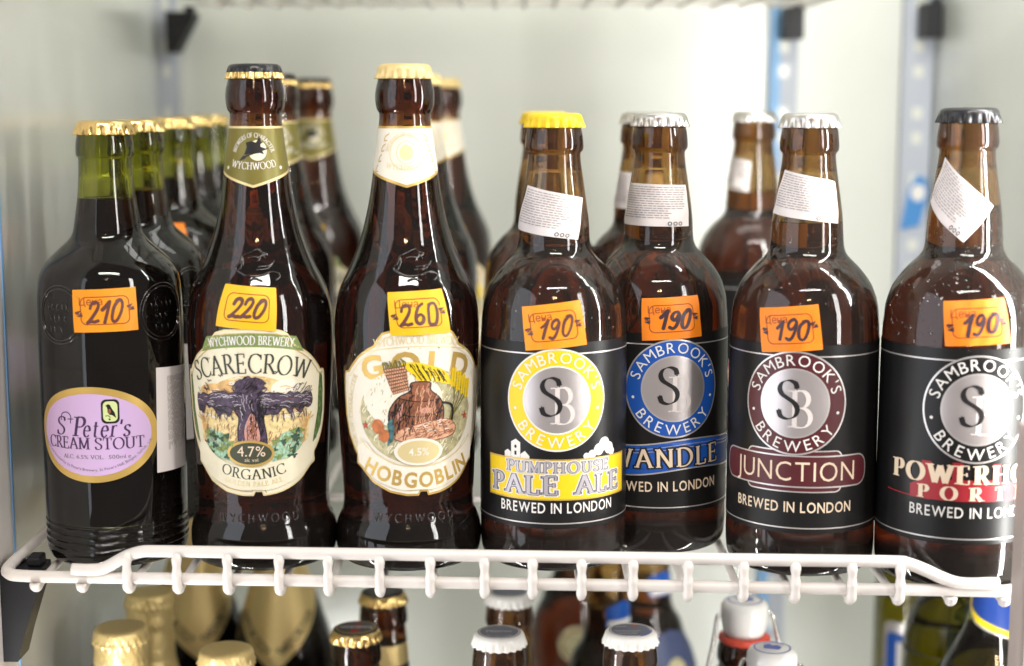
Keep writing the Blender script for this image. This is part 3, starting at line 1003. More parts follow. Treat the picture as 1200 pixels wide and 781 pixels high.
def banner_words(tk, tn, sl, st, g):
    kw = dict(thick=tk, thin=tn, slen=sl, sth=st, grow=g)
    return line_text('PUMPHOUSE', glyph_serif, 5.4, 1.2, 50.2, width=53, track=.20, **kw) + line_text('PALE', glyph_serif, 9.0, -17.0, 39.6, width=35, track=.16, **kw) + line_text('ALE', glyph_serif, 9.0, 22.4, 39.6, width=26, track=.16, **kw)


wrap('letter_shade', banner_words(.19, .10, .16, .10, .045), GREYINK, lab, sk, .62, R, a0)
wrap('banner_lettering', banner_words(.15, .05, .10, .05, 0), LILACGREY, lab, sk, .74, R, a0)
wrap('lettering', line_text('BREWED IN LONDON', glyph_sans, 5.0, .6, 30.2, width=60, bold=0.012, track=.2), WHITEINK, lab, sk, .24, R, a0)
# little pumphouse and trees
wrap('pumphouse_tower', poly([(-23.3, 56.8), (-18.2, 56.8), (-18.2, 64.6), (-20.7, 66.2), (-23.3, 64.6)], ell(-20.8, 62.4, .7, .9, 10), [(-21.4, 58.2), (-20.2, 58.2), (-20.2, 60.2), (-21.4, 60.2)]), WHITEINK, lab, sk, .24, R, a0)
wrap('pumphouse_wing', poly([(-27.2, 56.8), (-23.45, 56.8), (-23.45, 59.4), (-25.3, 60.6), (-27.2, 59.4)]), WHITEINK, lab, sk, .24, R, a0)
wrap('pumphouse_wing', poly([(-18.05, 56.8), (-13.4, 56.8), (-13.4, 58.2), (-15.8, 60.6), (-18.05, 58.8)]), WHITEINK, lab, sk, .24, R, a0)
hs = []
k_ = 0
for cx_, cy_, r_ in ((14.8, 58.0, 1.6), (18.0, 58.6, 2.2), (22.0, 60.6, 3.0), (25.4, 63.0, 3.4), (28.6, 60.6, 3.0), (30.6, 58.6, 2.0)):
    k_ += 1; hs += [(q, k_) for q, _ in poly(ell(cx_, cy_, r_, r_, 18))]
wrap('printed_trees', hs, WHITEINK, lab, sk, .24, R, a0)
price_tag(b3, sk, [(-17.3, 130.9), (12.6, 134.4), (15.4, 112.8), (-14.6, 109.9)], '190', TAGAMBER, MARKERBROWN, hh=9.0, shift=1.0)
info_sticker(b3, sk, [(-17.1, 188.0), (16.3, 181.8), (11.1, 161.6), (-25.0, 166.5)], 16.5, seed=3)
droplets(b3, sk, 130, 118, 165, 1.5, seed=3)

# WANDLE
b4 = ale_bottle(.0757, .815, 'brown bottle with silver cap and blue ring on its black label, set slightly back', SILVER, level=172)
a0 = radians(9.0)
lab = black_label(b4, a0, BLUE)
wave = lambda y, amp: [(-52 + i * 3, y + amp * sin((-52 + i * 3) * .09 + .6) + .03 * (-52 + i * 3)) for i in range(37)]
top_, bot_ = wave(58.6, 1.2), wave(43.4, 1.4)
wrap('banner', poly(bot_ + top_[::-1]), BLUE, lab, sk, .44, R, a0)
edge = ribbon(top_, lambda t: .7) + ribbon(bot_, lambda t: .7)
for j, yy in enumerate((56.2, 54.6)):
    edge += ribbon(wave(yy, 1.2)[8:], lambda t: .28)
wrap('banner_edge', edge, SILVERINK, lab, sk, .50, R, a0)
ul = line_text('WANDLE', glyph_serif, 9.4, -3.2, 46.0, rot=.035, width=60, thick=.16, thin=.10, slen=.10, sth=.06, grow=.14, track=.16)
wrap('letter_outline', ul, BLACKINK, lab, sk, .50, R, a0)
wrap('banner_lettering', line_text('WANDLE', glyph_serif, 9.4, -3.2, 46.0, rot=.035, width=60, thick=.14, thin=.06, slen=.09, sth=.05, track=.16), CREAMINK, lab, sk, .64, R, a0)
wrap('lettering', line_text('BREWED IN LONDON', glyph_sans, 5.0, -4.5, 33.4, rot=.02, width=60, bold=0.012, track=.2), CREAMINK, lab, sk, .24, R, a0)
price_tag(b4, sk, [(-11.7, 131.4), (18.6, 132.8), (20.4, 112.0), (-10.8, 110.3)], '190', TAGORANGE, hh=9.0, shift=1.5)
info_sticker(b4, sk, [(-22.2, 187.6), (15.7, 186.6), (15.8, 165.7), (-24.3, 166.4)], 16.5, seed=4)
droplets(b4, sk, 70, 118, 165, 1.4, seed=4)

# JUNCTION
b5 = ale_bottle(.1450, .775, 'brown bottle with silver cap and maroon ring on its black label', SILVER, level=170)
a0 = radians(-16.5)
lab = black_label(b5, a0, MAROON)
wrap('banner_back', poly(rrect(-24, 42.6, 24, 63.2, 3.2), rrect(-23.4, 43.2, 23.4, 62.6, 2.8)), SILVERINK, lab, sk, .24, R, a0)
wrap('banner_backing', poly(rrect(-23.4, 43.2, 23.4, 62.6, 2.8)), MAROON, lab, sk, .24, R, a0)
wrap('banner', poly(rrect(-40.5, 45.6, 38.5, 60.2, 5.5)), MAROON, lab, sk, .44, R, a0)
wrap('banner_edge', poly(rrect(-41.1, 45.0, 39.1, 60.8, 6), rrect(-40.4, 45.7, 38.4, 60.1, 5.4)), SILVERINK, lab, sk, .50, R, a0)
wrap('banner_lettering', line_text('JUNCTION', glyph_sans, 9.4, 0, 48.2, width=62, bold=-0.006, track=.22), CREAMINK, lab, sk, .52, R, a0)
wrap('lettering', line_text('BREWED IN LONDON', glyph_sans, 5.0, -.5, 32.8, width=60, bold=0.012, track=.2), CREAMINK, lab, sk, .24, R, a0)
price_tag(b5, sk, [(-30.4, 130.6), (-.3, 133.6), (2.2, 112.2), (-27.2, 109.6)], '190', TAGORANGE, hh=9.0, shift=1.2)
info_sticker(b5, sk, [(-18.7, 195.8), (14.0, 190.2), (13.3, 170.1), (-25.0, 174.7)], 16.5, seed=5)
droplets(b5, sk, 120, 118, 165, 1.5, seed=5)

# POWERHOUSE
b6 = ale_bottle(.2165, .755, 'dark brown bottle with black cap and silver-edged black ring at the right end', BLACKCAP, level=176)
a0 = radians(-1.0)
b6.scale = (1.012, 1.012, 1.012)
lab = black_label(b6, a0, BLACKLABEL)
red = poly([(-30, 43.0), (60, 42.6), (60, 51), (33, 51), (33, 56), (25, 56), (25, 51), (12, 52), (12, 60.5), (8, 60.5), (8, 53), (-6, 53), (-6, 61.2), (-10.5, 61.2), (-10.5, 53), (-20, 53), (-20, 61), (-24.5, 61), (-24.5, 52), (-30, 49)]) if True else poly([(-34, 43.2), (60, 42.2), (60, 52), (38, 52), (38, 57), (24, 57), (24, 62), (14, 62), (14, 66), (9, 66), (9, 58), (0, 58), (0, 66), (-6, 66), (-6, 58), (-18, 58), (-18, 67), (-23, 67), (-23, 58), (-27, 56), (-27, 50), (-30, 49)])
wrap('power_station_picture', red, RED, lab, sk, .46, R, a0)
wrap('red_line', ribbon([(-44, 44.2), (-20, 43.0)], lambda t: .5), RED, lab, sk, .52, R, a0)
fat = dict(thick=.27, thin=.05, slen=.15, sth=.06, nib=0)
wrap('banner_lettering', line_text('POWERHOUSE', glyph_serif, 8.6, 6.0, 51.2, width=91, track=.24, **fat)
     + line_text('PORTER', glyph_serif, 6.2, 5.5, 43.4, width=62, track=.80, **fat), CREAMINK, lab, sk, .60, R, a0)
wrap('lettering', line_text('BREWED IN LONDON', glyph_sans, 5.0, 1.5, 35.0, width=63, bold=0.004, track=.2), WHITEINK, lab, sk, .24, R, a0)
price_tag(b6, sk, [(-18.6, 135.4), (11.4, 137.4), (13.5, 116.7), (-16.6, 115.0)], '190', TAGORANGE, hh=9.0, shift=1.2)
info_sticker(b6, sk, [(-18.0, 200.2), (9.2, 177.8), (-4.7, 161.1), (-25.9, 179.3)], 16.5, seed=6)
droplets(b6, sk, 330, 112, 168, 1.5, .22, .8, seed=6)

# the ones behind
c = copy_tree(b3)
for ch in list(c.children):
    if ch.name.startswith(('price_tag', 'info_sticker')):
        for g in list(ch.children): bpy.data.objects.remove(g)
        bpy.data.objects.remove(ch)
c.location = (.0193, .162, 0); c['label'] = 'amber bottle hidden behind the yellow-capped bottle, its cap edge showing at the left'
c = copy_tree(b4); c.location = (.0788, .162, 0); c['label'] = 'amber bottle with silver cap directly behind the blue-ring bottle'
for ch in list(c.children):
    if ch.name.startswith('price_tag'):
        for g in list(ch.children): bpy.data.objects.remove(g)
        bpy.data.objects.remove(ch)
c = copy_tree(b5); c.location = (.1604, .271, 0); c.rotation_euler.z = radians(-62)
c['label'] = 'amber bottle with pale cap alone at the back, left of the maroon-ring bottle'
for ch in list(c.children):
    if ch.name.startswith('price_tag'):
        for g in list(ch.children): bpy.data.objects.remove(g)
        bpy.data.objects.remove(ch)

# ------------------------------------------------------------------ green stout bottles with the lilac oval
b1 = new_bottle(-.2025, .790, 'green bottle of stout with gold cap and lilac oval label, at the left end')
make_glass(PETER_P, GREEN, b1, 96, 180.5); make_beer(PETER_P, STOUT, 180.5, b1); make_cap(219.4, GOLD, b1)
sk, R, a0 = PETER_S, 35.7, -0.10
ov = lambda s: ell(1.2, 67.5, 32.6 * s, 23.6 * s, 90)
lab = wrap('front_label', poly(ell(1.2, 67.5, 33.2, 23.8, 96)), GOLDINK, b1, sk, .14, R, a0, du=1.8, dv=4)
wrap('lilac_field', poly(ell(1.0, 67.5, 29.6, 20.4, 96)), LILAC, lab, sk, .22, R, a0, du=1.8, dv=6)
tx = line_text('S', glyph_serif, 9.0, -16.0, 67.0, thick=.12, thin=.04, skew=.15)
tx += line_text('P', glyph_serif, 9.6, -5.5, 66.8, thick=.15, thin=.05, skew=.18)
tx += line_text("eter's", glyph_serif, 8.2, 8.0, 66.6, thick=.14, thin=.05, skew=.15, width=22.5, track=.16)
tx += ribbon(smoothline([(-15.2, 74.2), (-14.5, 77.4), (-11.5, 78.4), (-9.4, 76.6), (-9.6, 73.0)], 5), lambda t: .45, k=3) + ribbon([(-11.2, 75.0), (-7.9, 75.2)], lambda t: .4, k=4)
tx += line_text('CREAM STOUT', glyph_serif, 5.7, 1.2, 60.4, width=51, thick=.14, thin=.05, track=.08)
wrap('lettering', tx, PURPLEINK, lab, sk, .30, R, a0)
tx = line_text('ALC. 6.5% VOL.  500ml e', glyph_serif, 1.9, 2.6, 55.6, width=34, thick=.14, thin=.06, track=.12)
tx += arc_text("Brewed and bottled by St Peter's Brewery, St Peter's Hall, Bungay, Suffolk, U.K.", glyph_sans, 1.35, 1.0, 88.0, 38.6, -90, True, track=.14)
wrap('small_lettering', tx, GREYINK, lab, sk, .30, R, a0)
wrap('crest_edge', poly(rrect(6.3, 73.2, 14.9, 85.2, 2.4)), BLACKINK, lab, sk, .30, R, a0)
wrap('crest', poly(rrect(7.2, 74.2, 14.0, 84.2, 2.2)), PALEGREEN, lab, sk, .36, R, a0)
bird = poly([(8.4, 82.0), (9.6, 82.9), (10.6, 82.4), (11.4, 80.6), (12.6, 78.6), (13.3, 75.9), (12.2, 76.8), (11.4, 77.4), (10.2, 77.6), (9.4, 78.8), (9.3, 80.6), (9.0, 81.6)])
wrap('crest_bird', bird, BLACKINK, lab, sk, .42, R, a0)
wrap('crest_bird_breast', poly(ell(10.3, 79.3, .7, 1.2, 12)), CLAY, lab, sk, .46, R, a0)
wrap('crest_branch', ribbon([(8.2, 77.0), (9.6, 77.2), (10.6, 76.2)], lambda t: .35) + poly(ell(10.2, 75.3, .5, .5, 8)), BLACKINK, lab, sk, .42, R, a0)
price_tag(b1, sk, [(-9.5, 138.6), (21.3, 139.6), (21.8, 118.6), (-8.7, 118.0)], '210', TAGAMBER, MARKERBROWN, R=R, hh=9.6, skew=.22)
# import sticker round the right-hand side
s_ = wrap('side_sticker', poly([(33.2, 46), (58, 45.2), (58, 97.0), (34.2, 98.8)]), STICKER, b1, sk, .25, R, a0)
sh = []
rnd = random.Random(11)
for i in range(34):
    x0 = 41 + i * .48; y = 94 - rnd.random()
    while y > 60:
        w = rnd.uniform(1.5, 5); sh += poly([(x0, y - w), (x0 + .22, y - w), (x0 + .22, y), (x0, y)]); y -= w + .7
wrap('fine_print', sh, PRINT, s_, sk, .31, R, a0)
# embossed medallions
for uc in (-18.0, 37.0):
    parts = []
    for rr in (14.2, 12.6):
        parts.append([(uc + rr * cos(2 * pi * i / 48), 126 + rr * sin(2 * pi * i / 48)) for i in range(49)])
    rnd = random.Random(int(uc * 10))
    for row in range(3):
        x = uc - 8 + rnd.random() * 3
        while x < uc + 6 - row * 1.5:
            yb = 131 - row * 5.5
            parts.append([(x, yb), (x + rnd.uniform(-.8, .8), yb - 2), (x + rnd.uniform(.6, 1.6), yb - 3.0 + rnd.random() * 2)])
            x += rnd.uniform(2.4, 4.2)
    tv = []
    for p in parts:
        q = [((sk.r(v) + .05) * sin(u / R), -(sk.r(v) + .05) * cos(u / R), v) for u, v in p]
        tv.append(tube(q, .38 if len(p) > 4 else .28, 6))
    vs, fs = join(*tv)
    mesh('embossed_medallion', vs, fs, EMBOSS, b1, True)
for (px_, D_, lb) in ((-.2046, .868, 'green stout bottle with gold cap, second of the row behind the lilac label bottle'),
                      (-.2160, 1.010, 'green stout bottle with gold cap, third of the row, its orange tag showing'),
                      (-.2272, 1.135, 'green stout bottle with gold cap, fourth of the row at the left'),
                      (-.2350, 1.240, 'green stout bottle with gold cap, last of the row by the left wall')):
    c = copy_tree(b1); c.location = (px_, D_ - .784, 0); c['label'] = lb
    if 'third' in lb:
        for ch in list(c.children):
            if ch.name.startswith('price_tag'):
                for q in list(ch.children): bpy.data.objects.remove(q)
                bpy.data.objects.remove(ch)
        price_tag(c, PETER_S, [(-12, 153.5), (14, 154), (15, 135), (-12, 134.5)], '210', TAGORANGE, R=33.0, hh=9.0)

# ------------------------------------------------------------------ tall waisted bottles with shaped labels
def emblem_lines():
    """rider on a broom, as embossed outlines; unit about 20 wide"""
    return [smoothline([(-9, -2), (-7, 3), (-8, 6), (-3, 8), (2, 10), (5, 8), (8, 7), (4, 6), (2, 3)], 4),
            smoothline([(-8, 6), (-9, 2), (-11, -1), (-8, -3), (-4, -5), (2, -5), (6, -4)], 4),
            smoothline([(-4, 5), (0, 5.6), (3, 5)], 3), smoothline([(2, 0), (8, 0.5), (12, 3)], 3), smoothline([(1, -1.5), (7, -1.2), (12, 3)], 3),
            smoothline([(6, -4), (10, -3), (14, -5), (11, -8)], 4), smoothline([(-3, -8), (0, -6.5), (4, -8)], 3), [(4, 8.5), (6.5, 4.5)]]


def waisted_bottle(x, D, label, capm, skirt, a0):
    root = new_bottle(x, D, label)
    make_glass(WYCH_P, BROWN, root, 96, 200); make_beer(WYCH_P, ALE, 200, root)
    make_cap(246.8, capm, root, r=14.3, h=7.4, skirt=skirt)
    sk, R = WYCH_S, 35.5
    tv = []
    for p in emblem_lines():
        q = []
        for (u, v) in p:
            vv = 149.5 + v * .82; a = a0 + (u * .82 + 2) / 27.0
            rr = sk.r(vv) + .05; q.append((rr * sin(a), -rr * cos(a), vv))
        tv.append(tube(q, .62, 8))
    vs, fs = join(*tv)
    mesh('embossed_emblem', vs, fs, EMBOSS, root, True)
    x = -22.0
    for ch in 'WYCHWOOD':          # raised letters round the foot
        tv = []
        for st_ in SER[ch][0]:
            pts = st_ if len(st_) > 2 else [(st_[0][0] + (st_[1][0] - st_[0][0]) * i / 3, st_[0][1] + (st_[1][1] - st_[0][1]) * i / 3) for i in range(4)]
            q = []
            for (u, v) in pts:
                vv = 24.6 + v * 4.2; a = a0 + .05 + (x + u * 4.4) / R; rr = sk.r(vv) + .02
                q.append((rr * sin(a), -rr * cos(a), vv))
            tv.append(tube(q, .38, 6))
        vs, fs = join(*tv)
        mesh('embossed_letter', vs, fs, EMBOSS, root, True)
        x += SER[ch][3] * 4.4 + 1.8
    return root


LABEL_OUT = [(-12, 120.2), (0, 120.8), (13, 120.2), (17.5, 118.6), (20.0, 115.4), (22.0, 112.2), (25, 110.6), (31, 106.4), (36.5, 100.6), (38.0, 98.6), (40.6, 98.2), (41.6, 95.6), (42.2, 88), (42.2, 76), (40.2, 66.5), (36.6, 60.0), (34.4, 57.0), (34.8, 52.6), (31.6, 50.6), (24.5, 44.0), (15, 39.6), (6.0, 38.0), (5.0, 38.0), (4.2, 40.0), (1.0, 40.0), (0, 38.0), (-6, 38.0)]
_l = LABEL_OUT
LABEL_OUT = catmull(_l[2:22], 3) + _l[22:26]
LABEL_OUT = [(-12, 120.2), (0, 120.8)] + LABEL_OUT + [(-x, y) for x, y in reversed(_l[3:22])]


def shrink(p, d):
    """pull an outline inwards by about d (towards the label's middle, along its normals)"""
    n = len(p); out = []
    ar = sum(p[i][0] * p[(i + 1) % n][1] - p[(i + 1) % n][0] * p[i][1] for i in range(n))
    s = 1 if ar > 0 else -1
    for i in range(n):
        a, b = p[i - 1], p[(i + 1) % n]
        t = Vector((b[0] - a[0], b[1] - a[1]))
        if t.length < 1e-6: out.append(p[i]); continue
        t.normalize(); out.append((p[i][0] - s * t.y * d, p[i][1] + s * t.x * d))
    return out


def neck_label(root, a0, field, edge, content):
    sk = WYCH_S; R = 15.0
    # scalloped collar: straight top, pointed tip in front
    def out(g):
        return [(-25 + g, 216.6 - g), (25 - g, 216.6 - g), (23.5 - g, 195 + g * .9), (0, 187 + g * 1.2), (-23.5 + g, 195 + g * .9)]
    dens = lambda p: [(p[i][0] + (p[(i + 1) % len(p)][0] - p[i][0]) * k / 8, p[i][1] + (p[(i + 1) % len(p)][1] - p[i][1]) * k / 8) for i in range(len(p)) for k in range(8)]
    lab = wrap('neck_label', poly(dens(out(0))), edge, root, sk, .14, R, a0, du=1.2, dv=2.5)
    wrap('neck_field', poly(dens(out(1.1))), field, lab, sk, .22, R, a0, du=1.2, dv=2.5)
    for nm, shp, m, o in content: wrap(nm, shp, m, lab, sk, o, R, a0, du=1.2, dv=2.5)
    return lab


def broom_rider(cx, cy, s):
    f = lambda pts: [(cx + x * s, cy + y * s) for x, y in pts]
    return poly(f([(-6, -3), (-4.5, 1), (-5.2, 3.4), (-2, 4.2), (.5, 3.4), (1.4, 4.6), (2.6, 7), (3.2, 4.2), (4.6, 3.6), (3.0, 2.6), (3.0, 1.2), (5.5, .4), (3.6, -.6), (4.8, -2.8), (2.6, -2.0), (0, -2.4), (-3, -2.6)])) \
        + ribbon(f([(-7, -4.4), (7.5, 0.6)]), lambda t: .7 * s, k=2) + [(q, 3) for q, k in poly(f([(-8.8, -6.2), (-6.2, -3.2), (-4.6, -4.4), (-6, -5.4)]))]


# --- cream label with the green band
aS = radians(0.5)
s1 = waisted_bottle(-.1262, .784, 'dark waisted bottle with black cap, green neck collar and cream shaped label', BLACKCAP, GOLD, aS)
sk, R = WYCH_S, 35.5
lab = wrap('front_label', poly(LABEL_OUT), CREAM, s1, sk, .14, R, aS, du=1.8, dv=3)
wrap('label_edge', poly(LABEL_OUT, shrink(LABEL_OUT, .7)), PALEGOLDINK, lab, sk, .20, R, aS, dv=3)
inner = shrink(LABEL_OUT, 2.0)
wrap('inner_edge', poly(inner, shrink(inner, .5)), GOLDINK, lab, sk, .20, R, aS, dv=3)
band = A_(0, 8.5, 110, 110, 102.0, 78.0, 24) + A_(0, 8.5, 103.4, 103.4, 75.0, 105.0, 24)
wrap('green_band', poly(band), LEAFGREEN, lab, sk, .20, R, aS, dv=3)
wrap('band_lettering', arc_text('WYCHWOOD BREWERY', glyph_serif, 4.2, 0, 8.5, 104.6, 90, width=43, thick=.16, thin=.07, track=.10), WHITEINK, lab, sk, .28, R, aS)
side = poly([(33.0, 62), (35.6, 64.0), (39.2, 70), (40.6, 78), (40.4, 88), (39.6, 95), (37.4, 96.5), (36.6, 88), (36.4, 78), (34.6, 70)])
side += poly([(-33.0, 62), (-34.6, 70), (-36.4, 78), (-36.6, 88), (-37.4, 96.5), (-39.6, 95), (-40.4, 88), (-40.6, 78), (-39.2, 70), (-35.6, 64.0)])
wrap('hop_border', side, DARKGREEN, lab, sk, .20, R, aS, dv=3)
wrap('lettering', arc_text('SCARECROW', glyph_serif, 9.4, 0, 9.0, 90.2, 90.8, width=64, thick=.12, thin=.045, slen=.12, sth=.045, track=.12), mat('green_black_ink', (.035, .045, .03), .5), lab, sk, .34, R, aS)
# the picture: a plain country scene (windmill, hop rows, sheaves under an ochre sky)
sky = A_(0, 70, 31, 28, 168, 12, 24) + [(30, 66), (-30, 66)]
wrap('picture_sky', poly(sky), STRAW, lab, sk, .20, R, aS, dv=3)
wrap('picture_clouds', poly(ell(-17, 89, 12, 4.2, 24)) + [(q, 1) for q, k in poly(ell(-10, 92.5, 7, 3, 20))] + [(q, 2) for q, k in poly(ell(-22, 84.5, 7, 3, 20))], ORANGEINK, lab, sk, .26, R, aS)
wrap('picture_sun', poly(ell(17, 90.5, 7.5, 5.2, 28)), IVORY, lab, sk, .26, R, aS)
wrap('picture_field', poly([(-30, 66), (-24, 71), (-12, 74), (0, 72.5), (14, 74.5), (25, 71.5), (30, 66), (26, 60), (10, 56), (-10, 56), (-26, 60)]), STRAW, lab, sk, .30, R, aS, dv=3)
hop = []
for s in (-1, 1):
    hop += poly([(s * 26, 58), (s * 10, 55), (s * 9, 62), (s * 15, 69), (s * 24, 71), (s * 27, 66)])
wrap('picture_hop_rows', hop, MINT, lab, sk, .36, R, aS)
rj = random.Random(21)
mill_o = catmull([(-11.0, 57.5), (-7.4, 63), (-7.0, 70), (-6.2, 77), (-8.0, 82), (-6.4, 88), (0, 91), (6.2, 88.4), (7.6, 82), (6.0, 77), (7.2, 69), (7.8, 62), (10.5, 57.5)], 3)
wrap('picture_tree_trunk', poly(mill_o), PLUM, lab, sk, .42, R, aS)


def bough(s):
    top = [(s * x, 89.5 - .004 * (x - 6) ** 2 + rj.uniform(-.9, 1.1)) for x in range(3, 32, 2)]
    low = [(s * x, 79.5 + .05 * x + rj.uniform(-3.2, 1.6)) for x in range(31, 2, -2)]
    return catmull(top + [(s * 32.0, 84.0)] + low, 2)


sail_o = [bough(-1), bough(1)]
wrap('picture_tree_bough', poly(sail_o[0]), PLUM, lab, sk, .48, R, aS)
wrap('picture_tree_bough', poly(sail_o[1]), PLUM, lab, sk, .48, R, aS)
rnd = random.Random(5)
wrap('picture_outline', ribbon(mill_o, lambda t: .4) + ribbon(sail_o[0], lambda t: .35, k=1) + ribbon(sail_o[1], lambda t: .35, k=2), BLACKINK, lab, sk, .60, R, aS)
lv = []; lvd = []
for i in range(46):
    s_ = 1 if i % 2 else -1
    cx_, cy_ = s_ * rnd.uniform(10.5, 25.5), rnd.uniform(57, 70)
    a_ = rnd.uniform(0, pi); r_ = rnd.uniform(1.0, 1.9)
    lf = [(cx_ + r_ * (1 + .45 * cos(3 * t)) * cos(t + a_), cy_ + r_ * (1 + .45 * cos(3 * t)) * sin(t + a_) * .8) for t in [2 * pi * q / 12 for q in range(12)]]
    (lv if rnd.random() < .55 else lvd).extend([(q, i) for q, k in poly(lf)])
wrap('picture_hop_leaves', lv, LEAFGREEN, lab, sk, .40, R, aS)
wrap('picture_hop_shadows', lvd, mat('deep_green_ink', (.035, .085, .05), .5), lab, sk, .40, R, aS)
st_ = []
for i in range(42):
    x0, y0 = rnd.uniform(-29, 29), rnd.uniform(76, 98)
    if abs(x0) < 8 or y0 > 70 + 30 * math.sqrt(max(0, 1 - (x0 / 31) ** 2)) - 2: continue
    L_ = rnd.uniform(2, 6); st_ += ribbon(smoothline([(x0, y0), (x0 + L_ / 2, y0 + rnd.uniform(-.3, .7)), (x0 + L_, y0 + rnd.uniform(-.4, .4))], 3), lambda t: .22, k=i)
wrap('picture_sky_strokes', st_, CLAY, lab, sk, .34, R, aS)
cr = []
for (bx, by) in ((-22, 94), (-15, 97), (-24.5, 89.5), (22, 96.5), (12.5, 99), (25, 92)):
    cr += ribbon(smoothline([(bx - 1.3, by + .6), (bx - .5, by + .8), (bx, by), (bx + .6, by + .9), (bx + 1.5, by + .5)], 3), lambda t: .35)
wrap('picture_birds', cr, BLACKINK, lab, sk, .44, R, aS)
wrap('picture_dark_strokes', strokes(mill_o, 260, 4.5, 1.5, .34, 1, keep=lambda x, y: x > -1) + strokes(sail_o[0], 160, 4, -.2, .32, 2, keep=lambda x, y: y < 83) + strokes(sail_o[1], 160, 4, .2, .32, 3, keep=lambda x, y: y < 83), BLACKINK, lab, sk, .585, R, aS)
wrap('picture_light_strokes', strokes(mill_o, 120, 4.0, 1.6, .24, 4, keep=lambda x, y: x < 2) + strokes(sail_o[0], 70, 4, .1, .24, 5, keep=lambda x, y: y > 82) + strokes(sail_o[1], 70, 4, -.1, .24, 6, keep=lambda x, y: y > 82), LILACGREY, lab, sk, .57, R, aS)
wrap('picture_sky_wash', strokes(sky, 170, 6, .1, .55, 7, keep=lambda x, y: y > 78), ORANGEINK, lab, sk, .24, R, aS)
wrap('picture_sky_light', strokes(sky, 120, 6, -.1, .6, 8, keep=lambda x, y: y > 76), IVORY, lab, sk, .33, R, aS)
wrap('picture_stubble', strokes([(-29, 60), (29, 60), (26, 74), (-26, 74)], 220, 2.4, 1.3, .26, 9), CLAY, lab, sk, .35, R, aS)
wrap('picture_tree_hollow', poly(catmull([(-3.2, 65), (3.4, 65), (3.8, 70), (2.4, 76), (.4, 79.5), (-1.8, 76.5), (-3.6, 71), (-3.2, 65)], 4)[:-1]), PINK, lab, sk, .60, R, aS)
wrap('picture_hollow_lines', strokes([(-3, 65), (3.2, 65), (2.4, 76), (0, 79), (-2, 76)], 60, 3.5, 1.55, .26, 31), CLAY, lab, sk, .66, R, aS)
crown = [(7.6 * cos(2 * pi * i / 26) * rj.uniform(.82, 1.12), 93.0 + 4.6 * sin(2 * pi * i / 26) * rj.uniform(.8, 1.15)) for i in range(26)]
wrap('picture_tree_crown', poly(crown), PLUM, lab, sk, .62, R, aS)
wrap('picture_crown_strokes', strokes(crown, 90, 2.4, .9, .28, 33), BLACKINK, lab, sk, .68, R, aS)
tl = []
for i in range(26):
    s_ = 1 if i % 2 else -1
    x0 = s_ * rj.uniform(5, 30); y0 = rj.uniform(87, 90)
    tl += ribbon(smoothline([(x0, y0), (x0 + s_ * rj.uniform(.4, 2), y0 + rj.uniform(1, 2.2)), (x0 + s_ * rj.uniform(1, 3.5), y0 + rj.uniform(1.6, 3.8))], 3), lambda t: .36, k=i)
    x0 = s_ * rj.uniform(9, 30)
    tl += ribbon(smoothline([(x0, 80), (x0 + rj.uniform(-.8, .8), 78), (x0 + rj.uniform(-1.4, 1.4), 75.4 + rj.uniform(-1, 1))], 3), lambda t: .36, k=i)
wrap('picture_tree_twigs', tl, PLUM, lab, sk, .54, R, aS)
shf = []
for s in (-1, 1):
    for i in range(7):
        shf += ribbon([(s * 26, 62), (s * (27.5 + i * .3), 68 + i), (s * (24 + i * 1.5), 76 + (i % 3))], lambda t: .55, k=i)
wrap('picture_sheaves', shf, ORANGEINK, lab, sk, .44, R, aS)
scroll = catmull([(-33.5, 61.5), (-28, 64.0), (-22, 58.6), (-12, 53.8), (0, 52.4), (12, 53.8), (22, 58.6), (28, 64.0), (33.5, 61.5), (33.0, 54.0)], 4) + catmull([(30, 51.5), (22, 45.6), (10, 41.4), (0, 41.2), (-10, 41.4), (-22, 45.6), (-30, 51.5), (-33.0, 54.0)], 4)
wrap('scroll', poly(scroll), CREAM, lab, sk, .70, R, aS, dv=3)
wrap('badge_edge', poly(ell(-1, 59.4, 12.0, 6.6, 40)), GOLDINK, lab, sk, .78, R, aS)
wrap('badge', poly(ell(-1, 59.4, 10.6, 5.4, 40)), mat('badge_green', (.055, .06, .035), .5), lab, sk, .84, R, aS)
wrap('badge_lettering', line_text('4.7%', glyph_sans, 5.0, -.6, 58.0, track=.12) + line_text('alc vol', glyph_sans, 1.7, -.6, 55.4, track=.16), CREAMINK, lab, sk, .90, R, aS)
wrap('scroll_lettering', arc_text('ORGANIC', glyph_serif, 5.0, 0, 96.5, 50.0, -90, True, width=33, thick=.13, thin=.05, track=.12), mat('green_black_ink', (.035, .045, .03), .5), lab, sk, .78, R, aS)
wrap('faint_lettering', arc_text('GOLDEN PALE ALE', glyph_serif, 2.4, 0, 96.5, 53.6, -90, True, width=30, thick=.13, thin=.05, track=.2), PALEGOLDINK, lab, sk, .78, R, aS)
aN = radians(3)
em = [('emblem_moon', poly(ell(2.2, 205.0, 4.6, 5.0, 30)), CREAM, .30), ('emblem_rider', broom_rider(1.0, 205.6, .92), BLACKINK, .36),
      ('neck_lettering', arc_text('BREWERS OF CHARACTER', glyph_serif, 2.2, 0, 202.0, 9.3, 90, width=28, thick=.14, thin=.06, track=.12)
       + arc_text('WYCHWOOD', glyph_serif, 3.4, 0, 240, 44.2, -90, True, width=22, thick=.14, thin=.05, track=.1), WHITEINK, .30),
      ('neck_stars', sum([poly([(cx + (1.3 if j % 2 == 0 else .55) * sin(j * pi / 5), 196.6 + (1.3 if j % 2 == 0 else .55) * cos(j * pi / 5)) for j in range(10)]) for cx in (-13.8, 13.8)], []), WHITEINK, .30)]
